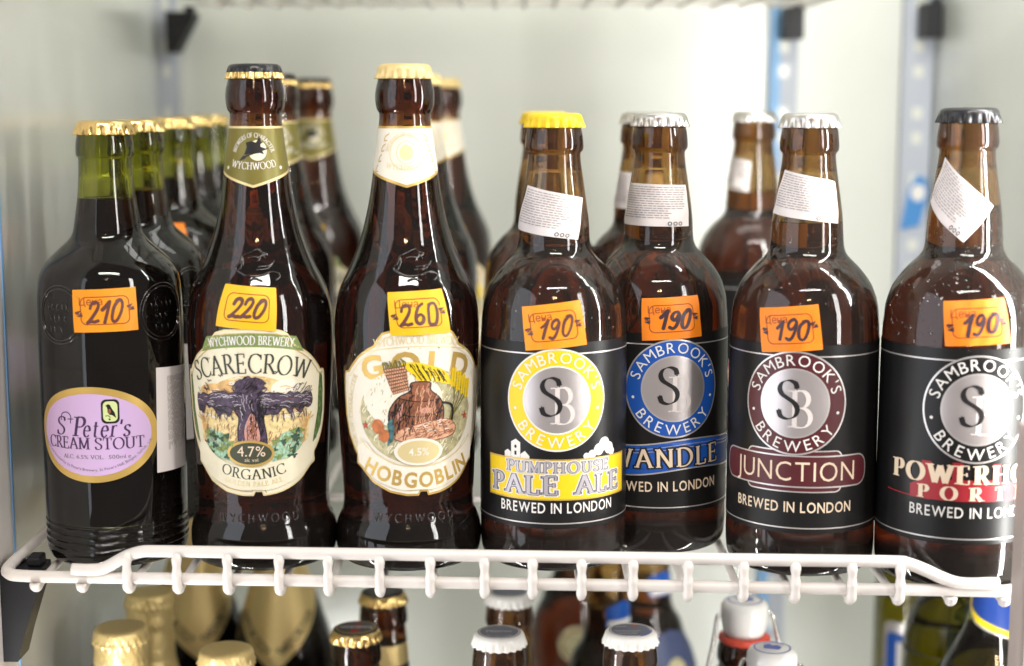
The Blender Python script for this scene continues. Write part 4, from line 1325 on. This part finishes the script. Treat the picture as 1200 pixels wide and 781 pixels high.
neck_label(s1, aN, OLIVE, PALEGOLDINK, em)
price_tag(s1, sk, [(-13.3, 141.8), (14.4, 139.8), (12.8, 119.4), (-16.2, 121.8)], '220', TAGYELLOW, MARKERBROWN, R=R, hh=8.6, sq=False, word=False, off=.7, skew=.26)
droplets(s1, sk, 60, 105, 140, 1.5, seed=8)
for (px_, D_, lb) in ((-.1514, 1.025, 'dark waisted bottle with black cap and green collar, second behind the cream label bottle'),
                      (-.1470, 1.185, 'dark waisted bottle with black cap and green collar, last of its row')):
    c = copy_tree(s1); c.location = (px_, D_ - .784, 0); c['label'] = lb; c.rotation_euler.z = radians(4 if D_ < 1.1 else -6)

# --- ivory label with gold lettering
aG = radians(12.5)
g1 = waisted_bottle(-.0527, .784, 'dark waisted bottle with pale gold cap, white neck collar and ivory shaped label', PALEGOLD, None, radians(6))
lab = wrap('front_label', poly(LABEL_OUT), IVORY, g1, sk, .14, R, aG, du=1.8, dv=3)
wrap('label_edge', poly(LABEL_OUT, shrink(LABEL_OUT, 1.1)), GOLDINK, lab, sk, .20, R, aG, dv=3)
ins = shrink(LABEL_OUT, 2.6)
wrap('inner_edge', poly(ins, shrink(ins, .35)), PALEGOLDINK, lab, sk, .20, R, aG, dv=3)
wrap('arch_line', ribbon(A_(0, 8.5, 103.6, 103.6, 106, 74, 24), lambda t: .45) + ribbon(A_(0, 70, 32.5, 31, 165, 15, 30), lambda t: .4), PALEGOLDINK, lab, sk, .22, R, aG)
wrap('band_lettering', arc_text('WYCHWOOD BREWERY', glyph_serif, 3.9, 0, 8.5, 105.0, 90, width=43, thick=.12, thin=.05, track=.10), PALEGOLDINK, lab, sk, .28, R, aG)
wrap('lettering', arc_text('GOLD', glyph_sans, 10.6, 0, 0, 98.6, 90, width=58, bold=.035, track=.34), GOLDINK, lab, sk, .28, R, aG)
for tx_, md in (('BEER OF CHARACTER', 180), ('STRONG IN CHARACTER', 0)):
    wrap('side_lettering', arc_text(tx_, glyph_serif, 2.6, 0, 78, 36.4, md, width=40, thick=.14, thin=.06, track=.14), PALEGOLDINK, lab, sk, .28, R, aG)
wrap('picture_ground', poly(ell(0, 78, 30.5, 24.0, 60)), MOSS, lab, sk, .22, R, aG, dv=3)
wrap('picture_glow', poly(ell(-8, 86, 20.0, 14, 40)), IVORY, lab, sk, .28, R, aG, dv=3)
star = lambda cx, cy, r: poly([(cx + (r if j % 2 == 0 else r * .42) * sin(j * pi / 5), cy + (r if j % 2 == 0 else r * .42) * cos(j * pi / 5)) for j in range(10)])
wrap('red_stars', star(-27.5, 72.5, 2.3) + star(27.0, 75.5, 2.3), mat('brick_red_ink', (.42, .07, .03), .5), lab, sk, .34, R, aG)
# still life stand-in: basket of barley, cloth, jug, loaf, ears
wrap('picture_basket', poly([(-17, 101), (-6, 103), (-4.6, 91), (-12.4, 88.5)]), WICKER, lab, sk, .40, R, aG)
wrap('picture_cloth', poly(catmull([(-9, 104), (-2, 104.5), (6, 102.6), (13, 99.5), (17.5, 92.5), (12, 93.6), (6, 95.0), (0, 95.4), (-3, 98.5), (-9, 104)], 4)), YELLOW, lab, sk, .40, R, aG)
folds = []
for i in range(6): folds += ribbon(smoothline([(-4 + i * 2.8, 103.6 - i * .7), (-1 + i * 2.7, 99 - i * .5), (1.5 + i * 2.2, 95.6 - i * .3)], 3), lambda t: .45, k=i)
wrap('picture_cloth_folds', folds, BLACKINK, lab, sk, .46, R, aG)
jug = catmull([(-9, 66), (-14, 72), (-14.5, 80), (-10, 87), (-4, 90.5), (-3.4, 94.5), (5.4, 94.5), (6, 90.5), (11, 86), (13, 79), (11.5, 71), (7, 66), (-9, 66)], 4)
wrap('picture_jug', poly(jug[:-1]), CLAY, lab, sk, .44, R, aG)
wrap('picture_jug_lines', ribbon(jug, lambda t: .5) + ribbon(smoothline([(-13.6, 80), (0, 77.5), (12.6, 80)], 5), lambda t: .5, k=1) + ribbon(smoothline([(-10, 87), (0, 85), (11, 86)], 5), lambda t: .4, k=2)
     + ribbon(smoothline([(11.6, 84), (17.5, 82), (17.5, 74.5), (12, 72.5)], 5), lambda t: 1.2, k=3), BLACKINK, lab, sk, .52, R, aG)
loaf = catmull([(-12, 66.5), (-10, 71), (-2, 73.6), (9, 75.5), (16, 75.2), (20, 71.5), (18.5, 67.5), (11, 65.8), (-4, 64.6), (-12, 66.5)], 4)
wrap('picture_loaf', poly(loaf[:-1]), BREAD, lab, sk, .60, R, aG)
wrap('picture_loaf_crust', strokes(loaf[:-1], 150, 3.0, .35, .3, 15), CLAY, lab, sk, .64, R, aG)
wrap('picture_loaf_light', strokes(loaf[:-1], 70, 3.0, .2, .3, 16, keep=lambda x, y: y > 70), IVORY, lab, sk, .65, R, aG)
wrap('picture_loaf_lines', ribbon(loaf, lambda t: .45) + sum([ribbon([(-3 + i * 5, 73.0 + i * .5), (-1 + i * 5, 68.2)], lambda t: .4, k=i + 1) for i in range(4)], []), CLAY, lab, sk, .66, R, aG)
ears = []; stem = []
for i in range(4):
    bx = 19 + i * 2.2; tx_ = 18.5 + i * 3.2; ty = 98 - i * 2.2
    stem += ribbon(smoothline([(16, 74), (bx, 85), (tx_, ty - 6)], 4), lambda t: .6, k=i)
    for j in range(6):
        for s in (-1, 1): ears += [(q, k + i) for q, k in poly(ell(tx_ + s * .8 + (j - 3) * .15, ty - 6 + j * 1.5, .75, 1.25, 8))]
wrap('picture_stems', stem, OLIVE, lab, sk, .46, R, aG)
wrap('picture_ears', ears, YELLOW, lab, sk, .54, R, aG)
apl = poly(ell(-20.5, 72.5, 3.2, 3.6, 20)) + [(q, 1) for q, k in poly(ell(-17.2, 68.0, 3.0, 3.2, 20))]
wrap('picture_apples', apl, mat('apple_ink', (.50, .15, .04), .5, noise=.3, nscale=400), lab, sk, .56, R, aG)
rnd = random.Random(9)
wv = []
for i in range(9):
    for j in range(8):
        u0 = i / 9 + (.05 if j % 2 else 0); a_ = bilinear([(-17, 101), (-6, 103), (-4.6, 91), (-12.4, 88.5)])
        wv += poly([a_(u0, j / 8 + .02), a_(min(1, u0 + .075), j / 8 + .02), a_(min(1, u0 + .075), j / 8 + .09), a_(u0, j / 8 + .09)])
wrap('picture_basket_weave', wv, BREAD, lab, sk, .46, R, aG)
bs = []
for i in range(13):
    x0 = -16.6 + i * .85; y0 = 101 + i * .16
    bs += ribbon(smoothline([(x0, y0), (x0 + rnd.uniform(-.6, .2), y0 + 1.6), (x0 + rnd.uniform(-1.6, .6), y0 + rnd.uniform(2.4, 3.8))], 3), lambda t: .55, k=i)
wrap('picture_barley', bs, OLIVE, lab, sk, .44, R, aG)
ht = []
for i in range(26):
    t_ = i / 25; x0 = -13.2 + t_ * 9; y0 = 70 + 16 * sin(t_ * 2.6)
    ht += ribbon(smoothline([(x0, y0), (x0 + 1.4, y0 - 2.2), (x0 + 2.0, y0 - 5.0)], 3), lambda t: .28, k=i % 5)
for i in range(20):
    x0 = 3 + rnd.random() * 7; y0 = 69 + rnd.random() * 15
    ht += ribbon([(x0, y0), (x0 + .8, y0 + 2.4)], lambda t: .25, k=i % 5)
wrap('picture_jug_shading', ht, WICKER, lab, sk, .50, R, aG)
wrap('picture_dark_strokes', strokes(jug[:-1], 240, 5, 1.35, .34, 11, keep=lambda x, y: x < -3 or x > 8) + strokes(catmull([(-9, 104), (-2, 104.5), (6, 102.6), (13, 99.5), (17.5, 92.5), (12, 93.6), (6, 95.0), (0, 95.4), (-3, 98.5), (-9, 104)], 4)[:-1], 60, 3, -1.0, .3, 12), BLACKINK, lab, sk, .575, R, aG)
wrap('picture_light_strokes', strokes(jug[:-1], 160, 4.5, 1.45, .3, 13, keep=lambda x, y: -3 < x < 9), BREAD, lab, sk, .56, R, aG)
wrap('picture_ground_wash', strokes(ell(0, 78, 30, 23.5, 40), 260, 3.5, .9, .5, 14), CREAM, lab, sk, .30, R, aG)
wrap('picture_jug_shine', poly(catmull([(-9.5, 73), (-10.4, 79), (-7.6, 84.6), (-8.2, 79), (-9.5, 73)], 4)[:-1]) + [(q, 1) for q, k in poly(ell(3.6, 80.6, 3.4, 1.5, 18))], PINK, lab, sk, .54, R, aG)
gr = []
for i in range(150):
    a_ = rnd.uniform(0, 2 * pi); q_ = math.sqrt(rnd.uniform(.25, .96)); x0, y0 = 29 * q_ * cos(a_), 78 + 22.5 * q_ * sin(a_)
    gr += ribbon([(x0, y0), (x0 + rnd.uniform(-.6, .9), y0 + rnd.uniform(.6, 1.7))], lambda t: .22, k=i % 7)
wrap('picture_ground_strokes', gr, OLIVE, lab, sk, .32, R, aG)
wrap('picture_leaves', poly([(-15.5, 74), (-13.0, 77.5), (-11.8, 72), (-13.0, 65.5), (-16, 63), (-14.6, 68)]), mat('teal_ink', (.05, .13, .14), .5, noise=.5, nscale=600), lab, sk, .62, R, aG)
wrap('scroll', poly(scroll), IVORY, lab, sk, .72, R, aG, dv=3)
wrap('scroll_edge', ribbon(A_(0, 98, 45.2, 45.2, 226, 314, 24), lambda t: .4), PALEGOLDINK, lab, sk, .78, R, aG)
wrap('badge_edge', poly(ell(0, 60.2, 12.4, 6.8, 40)), IVORY, lab, sk, .80, R, aG)
wrap('badge', poly(ell(0, 60.2, 10.6, 5.6, 40)), PALEGOLDINK, lab, sk, .86, R, aG)
wrap('badge_lettering', line_text('4.5%', glyph_sans, 3.6, 0, 58.4, track=.12, bold=.01), IVORY, lab, sk, .92, R, aG)
wrap('scroll_lettering', arc_text('HOBGOBLIN', glyph_sans, 7.2, 0, 99, 56.6, -90, True, width=58, bold=.028, track=.16), GOLDINK, lab, sk, .80, R, aG)
aN = radians(6)
em = [('neck_ornament', ring(0, 204, 8.6, 8.6, .4, 40) + ring(0, 204, 5.0, 5.6, .3, 30) + arc_text('BREWERS OF CHARACTER', glyph_serif, 2.0, 0, 202.0, 9.6, 90, width=28, thick=.12, thin=.05, track=.12)
       + arc_text('WYCHWOOD', glyph_serif, 2.6, 0, 240, 44.6, -90, True, width=20, thick=.12, thin=.05, track=.1), PALEGOLDINK, .30),
      ('neck_vines', sum([ribbon(smoothline([(s_ * (9.5 + 2 * q), 213 - 5 * q), (s_ * (12 + 1.5 * q), 211.5 - 5 * q), (s_ * (12.5 + 1.5 * q), 209.5 - 5 * q), (s_ * (10.5 + 1.5 * q), 209.8 - 5 * q)], 4), lambda t: .5, k=q) for q in range(4) for s_ in (-1, 1)], []), GOLDINK, .30),
      ('neck_sun', poly(ell(0, 204, 3.4, 3.8, 24)), mat('pale_sun_ink', (.80, .70, .36), .5), .30)]
neck_label(g1, aN, IVORY, GOLDINK, em)
price_tag(g1, sk, [(-7.4, 138.0), (21.3, 139.2), (23.9, 118.0), (-5.2, 117.4)], '26O', TAGYELLOW, MARKERBROWN, R=R, hh=9.8, word=True, off=.7, skew=.08, hw=1.5)
droplets(g1, sk, 60, 105, 140, 1.5, seed=9)
for (px_, D_, lb) in ((-.0587, 1.025, 'dark waisted bottle with pale gold cap and white collar, second behind the ivory label bottle'),
                      (-.0517, 1.185, 'dark waisted bottle with pale gold cap and white collar, last of its row')):
    c = copy_tree(g1); c.location = (px_, D_ - .784, 0); c['label'] = lb; c.rotation_euler.z = radians(5 if D_ < 1.1 else -4)


# ------------------------------------------------------------------ lower shelf
def unproject(px, py, zc):        # only used to read off where the lower bottles stand
    xc = (px - 600) / 1850 * zc; yc = (py - 390.5) / 1850 * zc
    p = radians(8.2)
    return xc, zc * cos(p) - yc * sin(p), .2265 - (zc * sin(p) + yc * cos(p))


LONG = lambda H, R: full_profile([(0, 4.5), (14, 4), (24, 1.2), (R - 5, 0), (R - 2.4, .6), (R - .5, 3.5), (R, 8), (R, 60), (R - .1, 120), (R - 1.6, 132), (R - 5.0, 143), (R - 9.5, 153), (R - 13.2, 164), (16.3, 178), (14.6, H - 36), (13.4, H - 22.5),
                                  (13.5, H - 20.4), (14.4, H - 19.2), (14.6, H - 16.5), (14.2, H - 12), (13.4, H - 7), (12.8, H - 4), (12, H - 1.9), (10.8, H - 1.5)])


def lower_bottle(x, D, H, label, glass, beer, cap, skirt=None, R=33.0, name='beer_bottle'):
    root = new_bottle(x, D, label, LOWER, ZL, name)
    P = LONG(H, R)
    make_glass(P, glass, root, 64, H - 62); make_beer(P, beer, H - 62, root, 48)
    c = make_cap(H, cap, root, skirt=skirt, split=.9) if cap else None
    return root, Skin(P), c


def cap_print(cap, H, shapes, parent):
    """print on the flat top of a cap: u right, v away from us; follows the slight dome"""
    for nm, sh, m, off in shapes:
        vs = []; fs = []
        for t, k in sh:
            i = len(vs)
            ar = (t[1][0] - t[0][0]) * (t[2][1] - t[0][1]) - (t[1][1] - t[0][1]) * (t[2][0] - t[0][0])
            if ar < 0: t = (t[0], t[2], t[1])
            for p in t:
                rr = hypot(*p) / 14.9
                dz = -.04 * rr / .45 if rr < .45 else -.04 - .08 * (rr - .45) / .27 if rr < .72 else -.12 - .24 * (rr - .72) / .08
                vs.append((p[0], p[1], H + dz + off + k * .01))
            fs.append((i, i + 1, i + 2))
        mesh(nm, vs, fs, m, cap)


def disc_rings(r, n=6):
    sh = []
    for i in range(n):
        a, b = r * i / n, r * (i + 1) / n
        sh += poly(ell(0, 0, b, b, 40), ell(0, 0, a, a, 40)) if i else poly(ell(0, 0, b, b, 40))
    return sh


H_ = lambda z: (z - ZL) * 1000
# gold foil bottles
FOIL_P = lambda H: [(0, H), (9, H - .1), (12.6, H - .5), (14.4, H - 1.6), (15.0, H - 4), (15.2, H - 7), (15.6, H - 8.4), (15.0, H - 9.6), (14.9, H - 14), (15.3, H - 19), (14.9, H - 21), (14.2, H - 23), (14.6, H - 30), (15.3, H - 44)]


def foil_bottle(x, D, z, label, rz=0, drop=88, rise=46):
    H = H_(z)
    root = new_bottle(x, D, label, LOWER, ZL)
    P = full_profile([(0, 4.5), (14, 4), (25, 1.2), (31, 0), (34, .6), (36.5, 3.5), (37, 8), (37, 60), (37, 90), (36.8, H - 126), (35.3, H - 109), (31.2, H - 94), (26.0, H - 79), (21.2, H - 65), (17.4, H - 54), (14.9, H - 43), (13.6, H - 30), (13.2, H - 23),
                      (14.0, H - 21), (14.2, H - 18), (13.6, H - 12), (13.0, H - 6), (12, H - 3), (10.8, H - 2.4)])
    make_glass(P, BROWN, root, 64, H - 62); make_beer(P, STOUT, H - 62, root, 48)
    sk = Skin(P)
    pr = full_profile(FOIL_P(H), 3)

    def rm(r, zz, a):
        d = H - zz
        f = math.exp(-((d - 8) / 2.2) ** 2) * .55 + math.exp(-((d - 21) / 2.0) ** 2) * .35 + .10
        return r + f * (sin(23 * a + zz * .7) * .9 + sin(41 * a - zz) * .7) * (1 if d > 2 else 0)
    vs, fs = lathe(list(reversed(pr)), 120, radmod=rm)
    f_ = mesh('foil_capsule', vs, fs, GOLDFOIL, root, True)
    # foil collar running down to a point on the front and back
    tipz = H - drop
    R = 22.0

    def edge(u): return tipz
    n = 64
    vs = []; fs = []
    for j in range(15):
        for i in range(n):
            a = 2 * pi * i / n
            aa = abs((a + pi / 2) % pi - pi / 2)
            ze = tipz + (aa / (pi / 2)) * rise
            zt_ = H - 40
            zz = ze + (zt_ - ze) * j / 14
            rr = sk.r(zz) + .35 + .08 * sin(9 * a + zz * .4)
            vs.append((rr * sin(a), -rr * cos(a), zz))
    for j in range(14):
        for i in range(n):
            k = (i + 1) % n
            fs.append((j * n + i, j * n + k, (j + 1) * n + k, (j + 1) * n + i))
    col = mesh('foil_collar', vs, fs, GOLDFOIL, root, True)
    for s in (-1, 1):
        sl_ = atan2(42, pi / 2 * R)
        tx = line_text('IMPORTED', glyph_serif, 4.4, 0, 0, width=30, thick=.15, thin=.06, track=.16)
        tx = move(tx, s * 13.5, tipz + 24.5, s * .90)
        wrap('collar_lettering', tx, BLACKINK, col, sk, .75, R, 0, du=1.5, dv=2)
    root.rotation_euler.z = rz
    return root


x, D, z = unproject(141, 733, .896); foil_bottle(x, D, z, 'gold foil topped bottle, nearest under the left end of the shelf', .2)
x, D, z = unproject(175, 692, 1.0); foil_bottle(x, D, z, 'gold foil topped bottle standing just behind the nearest one', .75)
foil_bottle(-.226, 1.085, -.036, 'gold foil collared bottle against the left wall at the back of the lower shelf', .25, 118, 50)
x, D, z = unproject(265, 759, .868); foil_bottle(x, D, z, 'gold foil topped bottle at the bottom edge, third foil cap from the left', .1)
foil_bottle(-.160, 1.060, -.036, 'dark bottle with a pointed gold foil collar below the cream label bottle', -.04, 118, 50)

# black cap with gold skirt, and one behind it
x, D, z = unproject(417, 735, .904); H = H_(z)
r_, skl, cap = lower_bottle(x, D, H, 'bottle with black printed crown cap and gold skirt, below the ivory label bottle', BROWN, STOUT, BLACKCAP, GOLD)
cap_print(cap, H, [('cap_lettering', [(tuple((-p[0], -p[1]) for p in t), k) for t, k in line_text('Köstritzer', glyph_serif, 3.6, 0, -1.2, width=19, thick=.14, thin=.06)], WHITEINK, .12),
                   ('cap_red_shield', poly([(-2.4, -8.6), (2.4, -8.6), (2.4, -3.2), (-2.4, -3.2)]) + poly([(-1.4, 3.8), (3.2, 3.8), (3.2, 7.4), (-1.4, 7.4)]), RED, .08),
                   ('cap_rim_print', ring(0, 0, 11.2, 11.2, .5, 48), GOLDINK, .08)], r_)
wrap('neck_band', poly([(-48, H - 42), (48, H - 42), (48, H - 33), (-48, H - 33)]), GOLDFOIL, r_, skl, .15, 14.6, 0)
x, D, z = unproject(449, 692, .962); H = H_(z)
r_, skl, cap = lower_bottle(x, D, H, 'bottle with gold cap and gold neck band, behind the black printed cap', BROWN, STOUT, BLACKCAP, GOLD)
wrap('neck_band', poly([(-46, H - 44), (46, H - 44), (46, H - 31), (-46, H - 31)]), GOLDFOIL, r_, skl, .15, 14.6, 0)
nl = wrap('neck_label', poly([(-46, H - 78), (46, H - 78), (46, H - 44.3), (-46, H - 44.3)]), BLACKLABEL, r_, skl, .15, 14.8, 0, dv=3)
wrap('neck_portrait', poly(ell(-3, H - 63, 6.5, 7.0, 30)), CLAY, nl, skl, .25, 15.5, 0)

# grey printed white caps
x, D, z = unproject(585, 740, .848); H = H_(z)
r_, skl, cap = lower_bottle(x, D, H, 'brown bottle with white cap printed blue-grey, below the yellow ring bottle', AMBER, ALE, WHITECAP)
cap_print(cap, H, [('cap_field', disc_rings(11.6), CAPGREY, .06),
                   ('cap_lettering', ring(0, 0, 10.8, 10.8, .4, 48) + arc_text('PREMIUM BRAUTRADITION', glyph_sans, 1.7, 0, 0, 8.2, 90, width=20, track=.2) + line_text('Pilsener', glyph_serif, 3.0, 0, -1.4, width=14, thick=.14, thin=.06)
                    + arc_text('SEIT DEM JAHR', glyph_sans, 1.5, 0, 0, 9.6, -90, True, width=15, track=.2), SILVERINK, .14)], r_)
x, D, z = unproject(597, 693, .958); H = H_(z)
r_, skl, cap = lower_bottle(x, D, H, 'brown bottle with white cap, behind the blue-grey printed cap', AMBER, ALE, WHITECAP)
cap_print(cap, H, [('cap_field', disc_rings(11.4), CAPGREY, .06)], r_)
x, D, z = unproject(739, 738, .838); H = H_(z)
r_, skl, cap = lower_bottle(x, D, H, 'brown bottle with white cap printed grey and blue with a small red crest', AMBER, ALE, WHITECAP)
cap_print(cap, H, [('cap_field', disc_rings(11.4), CAPGREY, .06), ('cap_blue_segment', poly(ell(0, 0, 11.2, 11.2, 20, -70, 0)), BLUEPRINT, .13),
                   ('cap_crest', poly(ell(2.5, 6.5, 2.6, 2.2, 16)), CLAY, .13),
                   ('cap_lettering', sum([ribbon([(-9 + i, -1.5 - 2.3 * i), (5 - i, -2.2 - 2.3 * i)], lambda t: .5) for i in range(3)], []) + ribbon([(-8, 4), (-2, 5)], lambda t: .5), SILVERINK, .16)], r_)

# amber bottles with blue labels at the back
for (px_, D_, zt_, lb) in ((.0490, 1.19, -.058, 'brown bottle with a round cream label, far back below the yellow ring bottle'),
                           (.0650, 1.04, -.050, 'dark brown bottle with blue shoulder label at the back of the lower shelf'),
                           (.1000, 1.115, -.052, 'amber bottle with silver cap and navy label below the blue-ring bottle')):
    H = H_(zt_)
    r_, skl, cap = lower_bottle(px_, D_, H, lb, AMBER, ALE, SILVER, R=36)
    if px_ < .06:
        f_ = wrap('round_label', poly(ell(0, H - 122, 12, 14, 40)), MOSS, r_, skl, .2, 30, 0, dv=2.5)
        wrap('label_ring', ring(0, H - 122, 9.5, 11, 1.0, 36), CLAY, f_, skl, .3, 30, 0)
    else:
        f_ = wrap('shoulder_label', poly([(-34, H - 150), (34, H - 150), (32, H - 112), (16, H - 99), (0, H - 95), (-16, H - 99), (-32, H - 112)]), NAVY, r_, skl, .2, 30, radians(34), dv=2.5)
        wrap('label_medal', poly(ell(0, H - 122, 7, 8, 30)), MOSS, f_, skl, .3, 30, radians(34), dv=2.5)
        n_ = wrap('neck_label', poly([(-12, H - 72), (12, H - 72), (12, H - 58), (0, H - 54), (-12, H - 58)]), BLUE, r_, skl, .2, 15, radians(40), dv=2.5)
        wrap('label_stripe', poly([(-11, H - 71), (11, H - 71), (11, H - 67), (-11, H - 67)]), WHITEINK, n_, skl, .3, 15, radians(40), dv=2.5)


# swing tops
def swing_bottle(x, D, z, label, rz):
    H = H_(z)
    root = new_bottle(x, D, label, LOWER, ZL, 'swing_top_bottle')
    P = full_profile([(0, 4.5), (14, 4), (24, 1.2), (28, 0), (30.6, .6), (32.5, 3.5), (33, 8), (33, 60), (32.9, 120), (31.4, 132), (28, 143), (23.5, 153), (19.8, 164), (17.0, 176), (15.4, H - 50), (14.6, H - 42), (14.6, H - 38), (15.4, H - 36.5), (15.6, H - 33), (15.2, H - 29.5), (14.2, H - 26.5), (13.2, H - 24), (12.2, H - 23), (10.8, H - 22.6)])
    make_glass(P, BROWN, root, 64, H - 80); make_beer(P, STOUT, H - 80, root, 48)
    skl = Skin(P)
    vs, fs = lathe([(0, H - 22.2), (9, H - 22), (11.6, H - 21), (12.5, H - 18), (13.6, H - 12), (14.0, H - 7), (13.6, H - 3.5), (12.2, H - 1.4), (10.4, H - .6), (5, H - .1), (0, H)], 48)
    c = mesh('ceramic_stopper', vs, fs, CERAMIC, root, True)
    cap_print(c, H, [('stopper_print', ring(0, 0, 10.6, 10.6, 1.3, 40) + arc_text('BRAUEREI', glyph_sans, 2.0, 0, 0, 6.6, 90, width=13, bold=.02) + [(q, 1) for q, k in poly([(-4, -3.4), (4, -3.4), (5.2, .6), (2.2, 3.6), (0, 2.0), (-2.4, 4.4), (-5, 1.2)])], BLUEPRINT, -.0)], root) if False else None
    sh = ring(0, 0, 10.2, 10.2, .9, 40) + [(q, 1) for q, k in poly([(-4, -3.8), (4, -3.8), (5.2, .6), (2.2, 3.6), (0, 2.0), (-2.4, 4.4), (-5, 1.2)])] + arc_text('BRAUEREI', glyph_sans, 1.8, 0, 0, 6.2, 90, width=12, bold=.02)
    vs = []; fs = []
    for t, k in sh:
        i = len(vs)
        ar = (t[1][0] - t[0][0]) * (t[2][1] - t[0][1]) - (t[1][1] - t[0][1]) * (t[2][0] - t[0][0])
        if ar < 0: t = (t[0], t[2], t[1])
        for p in t:
            q = hypot(*p); vs.append((p[0], p[1], H + .12 + k * .02 - (.1 * q / 5 if q < 5 else .1 + .5 * (q - 5) / 5.4)))
        fs.append((i, i + 1, i + 2))
    mesh('stopper_print', vs, fs, BLUEPRINT, c)
    vs, fs = lathe([(11.0, H - 25.4), (14.2, H - 25.2), (15.2, H - 24), (15.2, H - 22.6), (14.2, H - 21.6), (11.5, H - 21.4)], 48)
    mesh('rubber_washer', vs, fs, RUBBER, root, True)
    # wire bail: over the stopper's sides and down to the neck pivots
    w = []
    for s in (-1, 1):
        w.append(tube(catmull([(s * 9, 0, H - 9), (s * 14.6, 0, H - 9), (s * 16.6, -1, H - 11), (s * 19.5, -4, H - 24), (s * 23.5, -8, H - 38), (s * 25.5, -10, H - 47), (s * 22.0, -6, H - 51), (s * 15.6, 0, H - 45)], 5), 1.3, 8))
    w.append(tube(catmull([(-25.5, -10, H - 47), (-19, -17, H - 49), (-9, -23, H - 50), (0, -25, H - 50), (9, -23, H - 50), (19, -17, H - 49), (25.5, -10, H - 47)], 5), 1.3, 8))
    vs, fs = join(*w)
    mesh('wire_bail', vs, fs, STEEL, root, True)
    vs, fs = tube([(15.9 * cos(2 * pi * i / 40), 15.9 * sin(2 * pi * i / 40), H - 44) for i in range(41)], .9, 6)
    mesh('neck_wire', vs, fs, STEEL, root, True)
    nl = wrap('neck_label', poly([(-18, H - 72), (18, H - 72), (18, H - 38.4), (-18, H - 38.4)]), GOLDINK, root, skl, .2, 15.5, 0, dv=2)
    wrap('label_field', poly([(-16.6, H - 71), (16.6, H - 71), (16.6, H - 40), (-16.6, H - 40)]), WHITEINK, nl, skl, .3, 15.5, 0, dv=2)
    wrap('label_lettering', line_text('FLENS', glyph_sans, 5.0, 0, H - 51, width=24, bold=.03), NAVY, nl, skl, .4, 15.5, 0)
    root.rotation_euler.z = rz
    return root


x, D, z = unproject(873, 702, .925); swing_bottle(x, D, z, 'swing top bottle with white stopper and red washer, its whole stopper in view', .12)
x, D, z = unproject(905, 758, .86); swing_bottle(x, D, z, 'swing top bottle at the bottom edge, only its white printed stopper in view', -.3)


# big green lager bottles at the right
def green_bottle(x, D, label, rz):
    root = new_bottle(x, D, label, LOWER, ZL)
    H = 292
    P = full_profile([(0, 5), (14, 4.5), (24, 1.2), (29, 0), (31.5, .6), (33.3, 3.5), (34, 8), (34, 80), (34, 172), (33.6, 184), (32.4, 194), (30, 203), (26.0, 212), (21.5, 221), (17.6, 230), (15.4, 239), (14.4, 250), (13.5, 262), (13.2, 269),
                      (13.4, 271.6), (14.4, 272.8), (14.6, 275.5), (14.2, 280), (13.4, 285), (12.8, 288), (12, 290), (10.8, 290.5)])
    make_glass(P, GREEN, root, 64, 232); make_beer(P, LAGER, 232, root, 48); make_cap(H, SILVER, root)
    skl = Skin(P)
    up = lambda e: [(-30 + e, 262 - e), (30 - e, 262 - e), (30 - e, 243), (20 - e * .5, 234 + e), (0, 227.5 + e), (-20 + e * .5, 234 + e), (-30 + e, 243)]
    n1 = wrap('neck_label', poly(up(0)), SILVERINK, root, skl, .15, 16, 0, dv=2)
    wrap('neck_yellow', poly(up(1.0)), YELLOW, n1, skl, .22, 16, 0, dv=2)
    wrap('neck_field', poly(up(4.5)), mat('deep_blue_ink', (.010, .045, .25), .42), n1, skl, .30, 16, 0, dv=2)
    lb = wrap('body_label', poly(rrect(-48, 90, 48, 166, 8)), SILVERINK, root, skl, .15, 38, 0, dv=6)
    wrap('label_field', poly(rrect(-44, 118, 44, 158, 5)), BLUE, lb, skl, .25, 38, 0, dv=6)
    wrap('label_lettering', line_text('B', glyph_sans, 25, -24, 125, bold=.04) + line_text('ALTIKA', glyph_sans, 14, 15, 128, width=50, bold=.02), WHITEINK, lb, skl, .35, 38, 0)
    root.rotation_euler.z = rz
    return root


g_a = green_bottle(.3010, 1.120, 'green bottle with silver-edged blue body label, left of the three at the lower right', radians(8))
g_b = copy_tree(g_a); g_b.location = (.2920, 1.000 - .784, ZL); g_b.rotation_euler.z = radians(150); g_b['label'] = 'middle one of the three green bottles at the lower right, its glass bare'
g_c = copy_tree(g_a); g_c.location = (.2860, .900 - .784, ZL); g_c.rotation_euler.z = radians(10); g_c['label'] = 'green bottle with blue and yellow neck label under the right end of the shelf'
for ch in list(g_b.children):
    if ch.name.startswith(('neck_label', 'body_label')):
        for q in list(ch.children): bpy.data.objects.remove(q)
        bpy.data.objects.remove(ch)
